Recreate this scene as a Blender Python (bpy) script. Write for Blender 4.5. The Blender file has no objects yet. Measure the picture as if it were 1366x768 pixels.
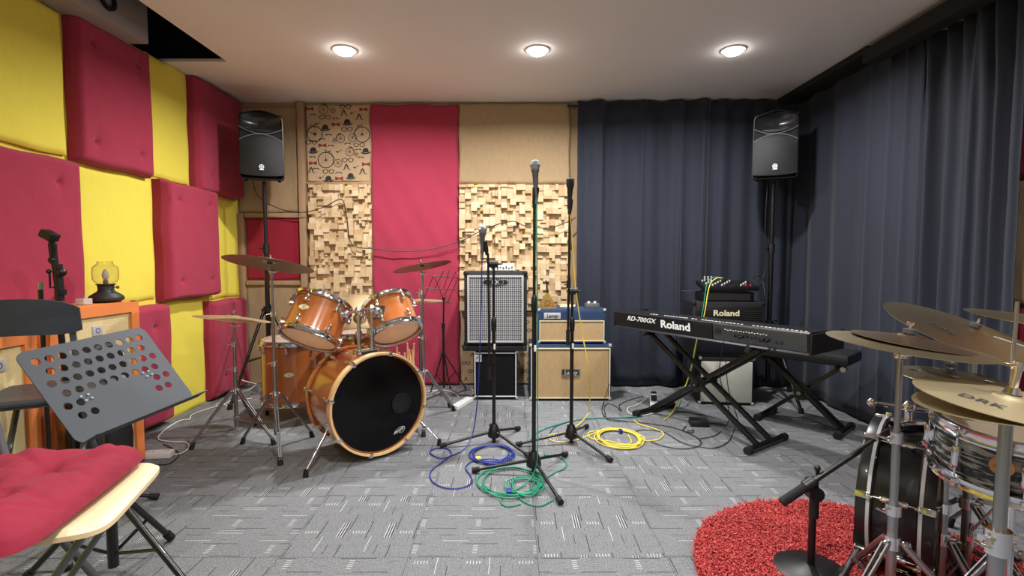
import bpy, bmesh, math, random
from mathutils import Vector, Matrix, Quaternion
V = Vector; PI = math.pi
rnd = random.Random(7)
SC = bpy.context.scene
COL = SC.collection
# ---------------------------------------------------------------- camera model (1366x768)
FPX = 665.0; CAMZ = 1.15; PITCH = math.radians(3.27)
def ray(px, py):
    x = (px-683)/FPX; y = -(py-384)/FPX
    return V((x, math.cos(PITCH)+y*math.sin(PITCH), -math.sin(PITCH)+y*math.cos(PITCH)))
def at(px, py, Y):
    d = ray(px, py); return V((0,0,CAMZ)) + d*(Y/d.y)
def fl(px, py, z=0.0):
    d = ray(px, py); return V((0,0,CAMZ)) + d*((z-CAMZ)/d.z)
def atX(px, py, X):
    d = ray(px, py); return V((0,0,CAMZ)) + d*(X/d.x)
# ---------------------------------------------------------------- materials
def lin(c):
    return tuple((v/255/12.92 if v/255 <= .04045 else ((v/255+.055)/1.055)**2.4) for v in c[:3]) + (1.0,)
class NT:
    def __init__(s, name):
        s.m = bpy.data.materials.new(name); s.m.use_nodes = True
        s.t = s.m.node_tree; s.b = s.t.nodes['Principled BSDF']
    def n(s, typ, **kw):
        nd = s.t.nodes.new(typ)
        for k, v in kw.items():
            if k.startswith('i_'):
                nd.inputs[int(k[2:]) if k[2:].isdigit() else k[2:].replace('_', ' ')].default_value = v
            else: setattr(nd, k, v)
        return nd
    def l(s, a, b): s.t.links.new(a, b)
    def val(s, sock, x):
        if hasattr(x, 'links'): s.l(x, sock)
        else: sock.default_value = x
    def math(s, op, a, b=0.0, c=None):
        nd = s.n('ShaderNodeMath', operation=op)
        s.val(nd.inputs[0], a); s.val(nd.inputs[1], b)
        if c is not None: s.val(nd.inputs[2], c)
        return nd.outputs[0]
    def mix(s, f, a, b):
        nd = s.n('ShaderNodeMix', data_type='RGBA')
        s.val(nd.inputs[0], f); s.val(nd.inputs[6], a); s.val(nd.inputs[7], b)
        return nd.outputs[2]
    def coord(s, scale=(1,1,1), kind='Object'):
        tc = s.n('ShaderNodeTexCoord'); mp = s.n('ShaderNodeMapping')
        mp.inputs['Scale'].default_value = scale
        s.l(tc.outputs[kind], mp.inputs['Vector']); return mp.outputs[0]
    def noise(s, scale=5, detail=3, vec=None, rough=.5):
        nd = s.n('ShaderNodeTexNoise'); nd.inputs['Scale'].default_value = scale
        nd.inputs['Detail'].default_value = detail; nd.inputs['Roughness'].default_value = rough
        s.l(vec if vec is not None else s.coord(), nd.inputs['Vector']); return nd.outputs['Fac']
    def bump(s, h, strength=.3, dist=.005):
        b = s.n('ShaderNodeBump'); b.inputs['Strength'].default_value = strength
        b.inputs['Distance'].default_value = dist
        s.l(h, b.inputs['Height']); s.l(b.outputs[0], s.b.inputs['Normal'])
def mat(name, col, rough=.5, metal=0.0, var=.0, vs=8, bump=0.0, bs=60, bd=.003, stretch=(1,1,1), coat=0, sheen=0, trans=0, emit=None, spec=None):
    t = NT(name); c = lin(col)
    t.b.inputs['Roughness'].default_value = rough; t.b.inputs['Metallic'].default_value = metal
    t.b.inputs['Base Color'].default_value = c
    if var:
        f = t.noise(vs, 4, t.coord(stretch))
        lo = tuple(max(0, v*(1-var)) for v in c[:3])+(1,); hi = tuple(min(1, v*(1+var)) for v in c[:3])+(1,)
        t.l(t.mix(f, lo, hi), t.b.inputs['Base Color'])
    if bump: t.bump(t.noise(bs, 3, t.coord(stretch)), bump, bd)
    if coat: t.b.inputs['Coat Weight'].default_value = coat
    if sheen: t.b.inputs['Sheen Weight'].default_value = sheen
    if trans: t.b.inputs['Transmission Weight'].default_value = trans
    if spec is not None: t.b.inputs['Specular IOR Level'].default_value = spec
    if emit: t.b.inputs['Emission Color'].default_value = lin(emit[0]); t.b.inputs['Emission Strength'].default_value = emit[1]
    return t.m
def weave(name, col, scale=400, rough=.9, var=.25, b=.4, sheen=.0):
    t = NT(name); c = lin(col); v = t.coord()
    w = t.n('ShaderNodeTexWave', bands_direction='X'); w.inputs['Scale'].default_value = scale; w.inputs['Distortion'].default_value = 2
    w2 = t.n('ShaderNodeTexWave', bands_direction='Z'); w2.inputs['Scale'].default_value = scale; w2.inputs['Distortion'].default_value = 2
    t.l(v, w.inputs[0]); t.l(v, w2.inputs[0])
    h = t.math('MULTIPLY', w.outputs['Fac'], w2.outputs['Fac'])
    f = t.math('ADD', t.math('MULTIPLY', h, .35), t.math('MULTIPLY', t.noise(scale*.35, 4, t.coord((1,1,.25))), .65))
    lo = tuple(x*(1-var) for x in c[:3])+(1,); hi = tuple(min(1, x*(1+var)) for x in c[:3])+(1,)
    t.l(t.mix(f, lo, hi), t.b.inputs['Base Color']); t.b.inputs['Roughness'].default_value = rough
    t.b.inputs['Specular IOR Level'].default_value = .15
    if sheen: t.b.inputs['Sheen Weight'].default_value = sheen
    t.bump(h, b, .001); return t.m
def cymbal_mat(name, col, rough=.34, dirt=.35):
    t = NT(name); c = lin(col)
    sep = t.n('ShaderNodeSeparateXYZ'); t.l(t.coord(), sep.inputs[0])
    r = t.math('SQRT', t.math('ADD', t.math('POWER', sep.outputs[0], 2.0), t.math('POWER', sep.outputs[1], 2.0)))
    g = t.n('ShaderNodeTexNoise', noise_dimensions='1D'); g.inputs['Scale'].default_value = 900; g.inputs['Detail'].default_value = 2
    t.l(r, g.inputs['W'])
    n = t.noise(9, 5)
    lo = tuple(x*(1-dirt) for x in c[:3])+(1,)
    t.l(t.mix(t.math('MULTIPLY', n, g.outputs['Fac']), c, lo), t.b.inputs['Base Color'])
    t.b.inputs['Metallic'].default_value = 1; t.b.inputs['Roughness'].default_value = rough
    t.bump(g.outputs['Fac'], .25, .0006); return t.m
def wood_mat(name, a, b, scale=6, rough=.35, coat=0, axis=(1,1,.12)):
    t = NT(name); n = t.noise(scale*5, 6, t.coord(axis), .65)
    w = t.math('POWER', n, 1.3)
    t.l(t.mix(w, lin(a), lin(b)), t.b.inputs['Base Color']); t.b.inputs['Roughness'].default_value = rough
    if coat: t.b.inputs['Coat Weight'].default_value = coat; t.b.inputs['Coat Roughness'].default_value = .08
    return t.m
M = {}
M['black'] = mat('black_plastic', (14,14,16), .42)
M['satin'] = mat('black_satin_metal', (12,12,14), .3, 0, coat=.2)
M['rubber'] = mat('black_rubber', (14,14,14), .8)
M['tolex'] = mat('black_tolex', (15,15,18), .6, bump=.5, bs=700, bd=.001)
M['btolex'] = mat('blue_tolex', (30,52,88), .55, bump=.5, bs=700, bd=.001, var=.2)
M['otolex'] = mat('orange_tolex', (222,128,66), .6, bump=.5, bs=600, bd=.001, var=.12)
M['chrome'] = mat('chrome', (225,225,230), .12, 1)
M['steel'] = mat('brushed_steel', (165,166,170), .3, 1)
M['gunmetal'] = mat('dark_steel', (90,90,95), .35, 1)
M['white'] = mat('white_plastic', (225,225,225), .4)
M['print_w'] = mat('white_print', (235,235,235), .5)
M['print_k'] = mat('black_print', (32,34,38), .8)
M['print_r'] = mat('red_print', (120,45,35), .85)
M['lmetal'] = mat('silver_paint', (190,190,194), .4, .3)
M['red'] = weave('red_fabric', (156,52,74), 220, .9, .10, .3, .1)
M['red_dk'] = weave('crimson_fabric', (140,32,50), 220, .9, .12, .3, .1)
M['yellow'] = weave('yellow_fabric', (224,210,84), 220, .9, .05, .15)
M['burlap'] = weave('burlap', (168,144,112), 160, .95, .25, .7)
M['hess'] = weave('printed_canvas', (184,158,126), 160, .95, .15, .5)
M['grillecloth'] = weave('cream_grille_cloth', (184,156,116), 260, .9, .25, .5)
M['whiteamp'] = weave('white_grille_cloth', (214,214,206), 300, .9, .1, .3)
M['kcgrille'] = mat('amp_metal_grille', (30,32,44), .45, .4, bump=.8, bs=500, bd=.002)
M['blackgrille'] = weave('black_grille_cloth', (20,20,22), 300, .95, .3, .5)
M['trimwood'] = wood_mat('trim_wood', (140,112,84), (174,144,110), 5, .6)
M['blockwood'] = wood_mat('block_wood', (182,154,116), (210,186,150), 4, .7, axis=(1,1,1))
M['birch'] = wood_mat('birch_ply', (214,184,138), (240,220,182), 5, .45, .2, (.2,1,1))
M['amber'] = wood_mat('amber_lacquer', (156,82,36), (204,124,66), 3, .22, .9)
M['hoopwood'] = wood_mat('maple_hoop', (212,166,114), (236,202,154), 4, .3, .5)
M['bhead'] = mat('black_drumhead', (7,7,8), .2, spec=.25)
t = NT('coated_drumhead'); t.b.inputs['Base Color'].default_value = lin((226,210,188)); t.b.inputs['Roughness'].default_value = .45
tr = t.n('ShaderNodeBsdfTranslucent'); tr.inputs[0].default_value = lin((235,214,186)); ms_ = t.n('ShaderNodeMixShader'); ms_.inputs[0].default_value = .6
t.l(t.b.outputs[0], ms_.inputs[1]); t.l(tr.outputs[0], ms_.inputs[2]); t.l(ms_.outputs[0], t.t.nodes['Material Output'].inputs[0]); M['chead'] = t.m
M['cym_a'] = cymbal_mat('aged_bronze', (146,124,102), .36, .4)
M['cym_b'] = cymbal_mat('bright_bronze', (226,212,172), .44, .2)
M['cym_c'] = cymbal_mat('smoky_bronze', (172,160,130), .36, .45)
M['cym_d'] = cymbal_mat('dull_bronze', (104,88,66), .4, .4)
M['felt'] = mat('grey_felt', (60,60,62), .95)
M['greychair'] = wood_mat('dark_stained_wood', (42,45,50), (66,70,76), 5, .45, .1, (.15,1,1))
M['greymetal'] = mat('grey_powder_coat', (96,98,102), .4, .4)
M['deskmetal'] = mat('music_desk_steel', (54,58,65), .55, .2, var=.06, vs=3)
M['cushion'] = mat('crimson_cotton', (126,16,42), .9, bump=.5, bs=9, bd=.03, var=.15)
M['glass'] = mat('clear_glass', (250,250,250), .02, trans=1)
M['c_blue'] = mat('blue_cable', (28,48,138), .45)
M['c_green'] = mat('green_cable', (20,140,104), .45)
M['c_yellow'] = mat('yellow_cable', (232,204,78), .45)
M['c_black'] = mat('black_cable', (18,18,20), .5)
M['c_white'] = mat('white_cable', (216,212,204), .5)
M['c_teal'] = mat('teal_cable', (22,92,120), .45)
M['gold'] = mat('gold_paint', (176,146,80), .4, .6, var=.6, vs=60)
M['badge'] = mat('ivory_badge', (226,216,182), .35)
M['pearl_dk'] = None
M['duct'] = mat('grey_duct', (150,146,142), .6, var=.1)
M['cavity'] = mat('black_painted_cavity', (14,14,16), .9)
M['ceil'] = mat('ceiling_paint', (226,222,222), .85, var=.03, vs=1.5)
M['wallp'] = mat('tan_wall_board', (160,134,104), .9, var=.1)
M['wallpl'] = mat('plain_wall', (150,140,132), .9)
M['lampglow'] = mat('lit_lamp', (255,255,255), .5, emit=((255,250,240), 50))
M['knob'] = mat('light_knob', (205,205,205), .4)
M['redled'] = mat('red_plastic', (190,40,40), .4)
# wrap with bright strokes on black (oyster wrap)
t = NT('black_oyster_wrap')
n = t.noise(22, 4, t.coord((.55,.55,3.2)), .6)
cr = t.n('ShaderNodeValToRGB'); cr.color_ramp.elements[0].position = .5; cr.color_ramp.elements[0].color = lin((14,14,15))
cr.color_ramp.elements[1].position = .6; cr.color_ramp.elements[1].color = lin((150,150,148))
t.l(n, cr.inputs[0]); t.l(cr.outputs[0], t.b.inputs['Base Color']); t.b.inputs['Roughness'].default_value = .2
M['pearl_dk'] = t.m
# curtain cloth
t = NT('navy_curtain'); f = t.noise(3, 3, t.coord((1,1,.3)))
t.l(t.mix(f, lin((22,27,41)), lin((32,38,55))), t.b.inputs['Base Color']); t.b.inputs['Roughness'].default_value = .85
t.b.inputs['Sheen Weight'].default_value = .08; t.bump(t.noise(220, 2), .25, .001); M['curtain'] = t.m
# shaggy rug
t = NT('red_shag'); f = t.noise(75, 5, None, .75)
cr = t.n('ShaderNodeValToRGB'); e_ = cr.color_ramp.elements; e_[0].position = .34; e_[0].color = lin((84,16,26)); e_[1].position = .66; e_[1].color = lin((232,128,112)); q_e = e_.new(.5); q_e.color = lin((178,40,46))
t.l(f, cr.inputs[0]); t.l(cr.outputs[0], t.b.inputs['Base Color']); t.b.inputs['Roughness'].default_value = .8; M['shag'] = t.m
# carpet tiles: 0.5 m squares, every other one turned a quarter
def carpet():
    t = NT('carpet_tiles'); sep = t.n('ShaderNodeSeparateXYZ'); t.l(t.coord(), sep.inputs[0])
    T = .5
    X = t.math('ADD', sep.outputs[0], 20-.098); Y = t.math('ADD', sep.outputs[1], 20-.365)
    ix = t.math('FLOOR', t.math('DIVIDE', X, T)); iy = t.math('FLOOR', t.math('DIVIDE', Y, T))
    par = t.math('MODULO', t.math('ADD', t.math('ADD', ix, iy), 1.0), 2.0)
    u = t.math('SUBTRACT', X, t.math('MULTIPLY', ix, T)); v = t.math('SUBTRACT', Y, t.math('MULTIPLY', iy, T))
    inv = t.math('SUBTRACT', 1.0, par)
    a = t.math('ADD', t.math('MULTIPLY', u, inv), t.math('MULTIPLY', v, par))     # across the lines
    b = t.math('ADD', t.math('MULTIPLY', v, inv), t.math('MULTIPLY', u, par))     # along the lines
    rv = t.n('ShaderNodeTexWhiteNoise', noise_dimensions='2D'); cmb = t.n('ShaderNodeCombineXYZ')
    t.l(ix, cmb.inputs[0]); t.l(iy, cmb.inputs[1]); t.l(cmb.outputs[0], rv.inputs['Vector'])
    b2 = t.math('ADD', b, t.math('MULTIPLY', rv.outputs['Value'], .3))
    def rng(x, lo, hi): return t.math('MULTIPLY', t.math('GREATER_THAN', x, lo), t.math('LESS_THAN', x, hi))
    A = t.math('MODULO', t.math('ADD', a, .03), .2); 
    col = t.math('FLOOR', t.math('DIVIDE', A, .1))
    B = t.math('MODULO', t.math('ADD', b2, t.math('MULTIPLY', col, .09)), .31)
    B3 = t.math('MODULO', t.math('ADD', b2, .11), .24)
    def comb(x, per, duty): return t.math('LESS_THAN', t.math('MODULO', x, per), per*duty)
    w = []
    w.append(t.math('MULTIPLY', t.math('MULTIPLY', rng(A, .0, .03), comb(A, .0105, .27)), rng(B, .03, .14)))
    w.append(t.math('MULTIPLY', t.math('MULTIPLY', rng(A, .055, .115), comb(A, .012, .25)), rng(B3, .0, .02)))
    w.append(t.math('MULTIPLY', rng(A, .145, .1475), rng(B, .02, .13)))
    white = w[0]
    for q in w[1:]: white = t.math('MAXIMUM', white, q)
    d = [t.math('MULTIPLY', rng(A, .122, .126), rng(B, .11, .25)), t.math('MULTIPLY', rng(A, .038, .042), rng(B3, .03, .16)),
         t.math('MULTIPLY', rng(A, .187, .190), rng(B, .0, .07)),
         t.math('MULTIPLY', t.math('MULTIPLY', rng(A, .004, .034), comb(t.math('ADD', A, .0055), .0105, .4)), rng(B, .03, .14)),
         t.math('LESS_THAN', u, .0018), t.math('LESS_THAN', v, .0018)]
    dark = d[0]
    for q in d[1:]: dark = t.math('MAXIMUM', dark, q)
    # fine ribs and heather fleck
    sp = t.noise(210, 3, None, .8); sp2 = t.noise(40, 4)
    cb = t.n('ShaderNodeCombineXYZ'); t.l(t.math('MULTIPLY', a, 330.0), cb.inputs[0]); t.l(t.math('MULTIPLY', b2, 16.0), cb.inputs[1]); t.l(t.math('ADD', ix, t.math('MULTIPLY', iy, 7.0)), cb.inputs[2])
    rib = t.noise(1.0, 2, cb.outputs[0], .6); ribd = t.math('GREATER_THAN', rib, .63)
    base = t.mix(t.math('MULTIPLY', t.math('POWER', sp, 2.0), 2.0), lin((24,26,30)), lin((166,168,172)))
    base = t.mix(t.math('MULTIPLY', sp2, .3), base, lin((66,68,72))); base = t.mix(t.math('MULTIPLY', ribd, .45), base, lin((30,31,34)))
    wr = t.math('MULTIPLY', white, t.math('ADD', .25, t.math('MULTIPLY', sp, .7)))
    c1 = t.mix(t.math('MULTIPLY', dark, .75), base, lin((22,23,26)))
    c2 = t.mix(wr, c1, lin((215,216,218)))
    t.l(c2, t.b.inputs['Base Color']); t.b.inputs['Roughness'].default_value = .95
    t.b.inputs['Specular IOR Level'].default_value = .1
    t.bump(sp, .6, .003); return t.m
M['carpet'] = carpet()
# ---------------------------------------------------------------- mesh builder
def basis(d):
    d = V(d).normalized(); up = V((0,0,1)) if abs(d.z) < .95 else V((1,0,0))
    x = up.cross(d).normalized(); y = d.cross(x); return x, y, d
def spline(pts, n=8, closed=False):
    pts = [V(p) for p in pts]; out = []; N = len(pts)
    rngi = range(N if closed else N-1)
    for i in rngi:
        if closed: p0, p1, p2, p3 = pts[i-1], pts[i], pts[(i+1) % N], pts[(i+2) % N]
        else: p0, p1, p2, p3 = pts[max(i-1,0)], pts[i], pts[i+1], pts[min(i+2,N-1)]
        for k in range(n):
            s = k/n
            out.append(.5*((2*p1)+(p2-p0)*s+(2*p0-5*p1+4*p2-p3)*s*s+(3*p1-p0-3*p2+p3)*s**3))
    if not closed: out.append(pts[-1])
    return out
class MB:
    def __init__(s): s.v = []; s.f = []; s.m = []
    def add(s, vs, fs, m=0, mtx=None):
        o = len(s.v)
        s.v += [(mtx @ V(p)) if mtx else V(p) for p in vs]
        s.f += [tuple(i+o for i in f) for f in fs]; s.m += [m]*len(fs); return s
    def box(s, c, size, rot=None, bev=0.0, m=0, taper=1.0):
        hx, hy, hz = size[0]/2, size[1]/2, size[2]/2
        bm = bmesh.new(); bmesh.ops.create_cube(bm, size=1)
        for v in bm.verts:
            k = taper if v.co.z > 0 else 1
            v.co = V((v.co.x*2*hx*k, v.co.y*2*hy*k, v.co.z*2*hz))
        if bev: bmesh.ops.bevel(bm, geom=bm.edges[:], offset=min(bev, hx*.9, hy*.9, hz*.9), segments=2, profile=.6, affect='EDGES')
        mt = Matrix.Translation(c) @ (rot.to_4x4() if rot is not None else Matrix())
        bm.verts.index_update()
        s.add([v.co.copy() for v in bm.verts], [[v.index for v in f.verts] for f in bm.faces], m, mt); bm.free(); return s
    def cyl(s, p0, p1, r0, r1=None, seg=14, m=0, cap=True):
        p0, p1 = V(p0), V(p1); r1 = r0 if r1 is None else r1
        x, y, d = basis(p1-p0); vs = []; fs = []
        for p, r in ((p0,r0),(p1,r1)):
            for i in range(seg):
                a = 2*PI*i/seg; vs.append(p + x*(r*math.cos(a)) + y*(r*math.sin(a)))
        for i in range(seg): fs.append((i, (i+1)%seg, seg+(i+1)%seg, seg+i))
        if cap: fs += [tuple(range(seg-1,-1,-1)), tuple(range(seg, 2*seg))]
        return s.add(vs, fs, m)
    def tube(s, pts, r, seg=8, m=0, closed=False, flat=1.0):
        pts = [V(p) for p in pts]; n = len(pts); vs = []; fs = []
        t0 = (pts[1]-pts[0]).normalized(); x, y, _ = basis(t0); px = x
        for i, p in enumerate(pts):
            if closed: t = (pts[(i+1)%n]-pts[i-1])
            else: t = pts[min(i+1,n-1)]-pts[max(i-1,0)]
            if t.length < 1e-9: t = t0
            t = t.normalized(); t0 = t
            px = (px - t*px.dot(t)); px = px.normalized() if px.length > 1e-6 else basis(t)[0]
            py = t.cross(px); rr = r[i] if isinstance(r, (list,tuple)) else r
            for k in range(seg):
                a = 2*PI*k/seg; vs.append(p + px*(rr*math.cos(a)) + py*(rr*flat*math.sin(a)))
        R = n if closed else n-1
        for i in range(R):
            j = (i+1) % n
            for k in range(seg): fs.append((i*seg+k, i*seg+(k+1)%seg, j*seg+(k+1)%seg, j*seg+k))
        if not closed: fs += [tuple(range(seg-1,-1,-1)), tuple(range((n-1)*seg, n*seg))]
        return s.add(vs, fs, m)
    def lathe(s, prof, o=(0,0,0), ax=(0,0,1), seg=32, m=0, a0=0, a1=2*PI, closed=False):
        o = V(o); x, y, d = basis(ax); full = abs(a1-a0-2*PI) < 1e-6; n = seg if full else seg+1
        P = len(prof); vs = []; fs = []
        for i in range(n):
            a = a0+(a1-a0)*i/seg; c = x*math.cos(a)+y*math.sin(a)
            for (r, h) in prof: vs.append(o + c*r + d*h)
        for i in range(seg):
            j = (i+1) % n
            for k in range(P if closed else P-1):
                k2 = (k+1) % P
                fs.append((i*P+k, j*P+k, j*P+k2, i*P+k2))
        return s.add(vs, fs, m)
    def ball(s, c, r, seg=14, m=0, sc=(1,1,1)):
        vs = []; fs = []; h = seg//2; c = V(c)
        for i in range(h+1):
            th = PI*i/h
            for j in range(seg):
                ph = 2*PI*j/seg
                vs.append(c+V((r*sc[0]*math.sin(th)*math.cos(ph), r*sc[1]*math.sin(th)*math.sin(ph), r*sc[2]*math.cos(th))))
        for i in range(h):
            for j in range(seg): fs.append((i*seg+j, (i+1)*seg+j, (i+1)*seg+(j+1)%seg, i*seg+(j+1)%seg))
        return s.add(vs, fs, m)
    def prism(s, out, d0, d1, mtx=None, m=0):
        """polygon in local x,z; extruded along local y from d0 to d1"""
        n = len(out)
        vs = [V((p[0], d0, p[1])) for p in out] + [V((p[0], d1, p[1])) for p in out]
        fs = [tuple(range(n)), tuple(range(2*n-1, n-1, -1))] + [(i, n+i, n+(i+1)%n, (i+1)%n) for i in range(n)]
        return s.add(vs, fs, m, mtx)
    def grid(s, fn, nu, nv, m=0, mtx=None):
        vs = [V(fn(i/nu, j/nv)) for j in range(nv+1) for i in range(nu+1)]
        fs = [(j*(nu+1)+i, j*(nu+1)+i+1, (j+1)*(nu+1)+i+1, (j+1)*(nu+1)+i) for j in range(nv) for i in range(nu)]
        return s.add(vs, fs, m, mtx)
    def build(s, name, mats, parent=None, smooth=True, ang=38, world=False, origin=None, fixn=True):
        if not isinstance(mats, (list, tuple)): mats = [mats]
        inv = None
        if parent is not None and world: inv = RM[root_of(parent).name].inverted()
        vs = [tuple(inv @ v) for v in s.v] if inv else [tuple(v) for v in s.v]
        org = V((0,0,0))
        if parent is None:
            if origin is None:
                xs = [v[0] for v in vs]; ys = [v[1] for v in vs]; zs = [v[2] for v in vs]
                org = V(((min(xs)+max(xs))/2, (min(ys)+max(ys))/2, min(zs)))
            else: org = V(origin)
            vs = [(v[0]-org.x, v[1]-org.y, v[2]-org.z) for v in vs]
        me = bpy.data.meshes.new(name); me.from_pydata(vs, [], s.f); 
        for mm in mats: me.materials.append(M[mm] if isinstance(mm, str) else mm)
        me.polygons.foreach_set('material_index', s.m)
        if fixn:
            bm = bmesh.new(); bm.from_mesh(me); bmesh.ops.recalc_face_normals(bm, faces=bm.faces[:]); bm.to_mesh(me); bm.free()
        me.update()
        if smooth:
            me.shade_smooth(); me.set_sharp_from_angle(angle=math.radians(ang))
        ob = bpy.data.objects.new(name, me); COL.objects.link(ob); ob.location = org
        if parent is not None: ob.parent = parent
        return ob
RM = {}
def root_of(o):
    while o.parent is not None: o = o.parent
    return o
def tag(o, label, cat, group=None, kind=None):
    if label: o['label'] = label
    if cat: o['category'] = cat
    if group: o['group'] = group
    if kind: o['kind'] = kind
    return o
def thing(name, label, cat, loc=(0,0,0), rot=None, group=None):
    o = bpy.data.objects.new(name, None); COL.objects.link(o); o.empty_display_size = .1
    q = rot if isinstance(rot, Quaternion) else (Quaternion((0,0,1), rot) if rot is not None else Quaternion())
    o.rotation_mode = 'QUATERNION'; o.rotation_quaternion = q; o.location = V(loc)
    RM[o.name] = Matrix.Translation(V(loc)) @ q.to_matrix().to_4x4()
    return tag(o, label, cat, group)
def struct(ob): ob['kind'] = 'structure'; return ob
def qz(u, spin=0.0): return V((0,0,1)).rotation_difference(V(u).normalized()) @ Quaternion((0,0,1), spin)
def lab(o, s): o['label'] = s; return o
def text_into(mb, body, size, mtx, m=0, ext=.0008, shear=0.0, off=0.0, xs=1.0, spacing=1.0):
    """lettering in local x,z plane facing -y, centred on the origin of mtx"""
    cu = bpy.data.curves.new('lettering', 'FONT'); cu.body = body; cu.size = size; cu.extrude = ext
    cu.align_x = 'CENTER'; cu.align_y = 'CENTER'; cu.shear = shear; cu.offset = off; cu.resolution_u = 3; cu.space_character = spacing
    ob = bpy.data.objects.new('lettering', cu); me = ob.to_mesh()
    vs = [V((v.co.x*xs, -v.co.z, v.co.y)) for v in me.vertices]; fs = [list(p.vertices) for p in me.polygons]
    mb.add(vs, fs, m, mtx); ob.to_mesh_clear(); bpy.data.objects.remove(ob); bpy.data.curves.remove(cu)
T4 = Matrix.Translation
def Rz(a): return Matrix.Rotation(a, 4, 'Z')
def Rx(a): return Matrix.Rotation(a, 4, 'X')
def Ry(a): return Matrix.Rotation(a, 4, 'Y')
def rrect(w, h, r, seg=5, cx=0, cy=0):
    out = []
    for (sx, sy, a) in ((1,-1,-PI/2),(1,1,0),(-1,1,PI/2),(-1,-1,PI)):
        for k in range(seg+1):
            t = a+PI/2*k/seg; out.append((cx+sx*(w/2-r)+r*math.cos(t), cy+sy*(h/2-r)+r*math.sin(t)))
    return out
# ================================================================ ROOM
XL, XR, YB, YF, ZC = -2.48, 2.6, 4.55, -1.6, 2.55
def slab(name, x0, x1, y0, y1, z0, z1, m):
    return struct(MB().box(((x0+x1)/2,(y0+y1)/2,(z0+z1)/2), (x1-x0,y1-y0,z1-z0)).build(name, m, smooth=False))
f = MB().box((0.05,1.45,-.05), (5.5,6.6,.1)).build('floor', 'carpet', smooth=False, origin=(0,0,0)); struct(f)
# ceiling in pieces round the opening at the left
OX, OY = -2.02, 3.62
mb = MB()
mb.box(((OX+XR+.1)/2, (YB+YF)/2, ZC+.01), (XR+.1-OX, YB-YF+.2, .02)); mb.box(((XL-.1+OX)/2, (OY+YB+.1)/2, ZC+.01), (OX-XL+.1, YB+.1-OY, .02))
struct(mb.build('ceiling', 'ceil', smooth=False))
mb = MB()
mb.box(((XL+OX)/2-.1, 1.0, 3.12), (.9, 5.6, .04)); mb.box((OX+.22, 1.0, 2.85), (.04, 5.6, .5)); mb.box((XL-.12, 1.0, 2.87), (.04, 5.6, .5)); mb.box((XL/2+OX/2, OY+.1, 2.87), (.9, .04, .5))
struct(mb.build('trim_1', 'cavity', smooth=False))
slab('wall_left', XL-.1, XL, YF, YB, 0, ZC-.005, 'yellow')
slab('wall_back', XL-.1, XR+.1, YB, YB+.1, 0, ZC-.002, 'wallp')
slab('wall_right', XR, XR+.1, YF, YB, 0, ZC-.002, 'wallpl')
slab('wall_front', XL-.1, XR+.1, YF-.1, YF, 0, ZC-.002, 'wallpl')
# ducting inside the opening
t_ = thing('air_duct', 'grey metal air duct running above the left wall inside the dark ceiling opening', 'duct', (XL+.12, 1.5, 2.56))
mb = MB().box((XL+.105, .95, 2.615), (.208, 4.5, .245), bev=.008); mb.build('duct_body', 'duct', t_, world=True)
mb = MB().box((XL+.32, .90, 2.765), (.21, 4.1, .20), bev=.008); mb.build('side_duct', 'duct', t_, world=True)
c = V((XL+.211, 2.88, 2.60)); MB().lathe([(.036,0),(.056,0),(.056,.014),(.036,.014)], c, (1,0,0), 24, closed=True).build('vent_collar', 'cavity', t_, world=True)
# black pelmet rails over the curtain on the right
t_ = struct(MB().box((2.335, .88, 2.465), (.10, 4.9, .09), bev=.004).build('trim_2', 'cavity'))
t_ = struct(MB().box((2.42, 3.9, 2.525), (.2, 1.1, .045), bev=.004).build('trim_3', 'cavity'))
# ---- downlights
def downlight(x, y, lab_, pw, vis=True):
    r = thing('ceiling_downlight', lab_, 'ceiling light', (x, y, ZC), group='recessed round ceiling downlights')
    MB().lathe([(.052,-.001),(.075,-.001),(.078,-.006),(.06,-.010),(.052,-.008)], (x,y,ZC), (0,0,1), 32, closed=True).build('trim_ring', 'white', r, world=True)
    MB().lathe([(.056,-.004),(.055,-.014),(.046,-.026),(.028,-.033),(0,-.035)], (x,y,ZC), (0,0,1), 32).build('lamp_dome', 'lampglow', r, world=True)
    L = bpy.data.lights.new('downlight_beam', 'AREA'); L.shape = 'DISK'; L.size = .11; L.energy = pw; L.color = (1, .985, .96); L.spread = math.radians(165)
    o = bpy.data.objects.new('downlight_beam', L); COL.objects.link(o); o.parent = r; o.location = (0,0,-.042)
LY = 3.42
downlight(-1.12, LY, 'leftmost of the three glowing round downlights, above the orange drum kit', 40)
downlight(.17, LY, 'middle one of the three glowing round downlights, above the microphone stands', 46)
downlight(1.48, LY, 'rightmost of the three glowing round downlights, nearest the navy curtain', 34)
for x, e in ((-1.12, 10), (.17, 46), (1.48, 20)):  # two added rows of unseen downlights, there to light the foreground
    downlight(x, .85, 'added unseen ceiling downlight that lights the foreground', e)
    downlight(x, -.9, 'added unseen ceiling downlight that lights the foreground', e*.35)
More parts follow.
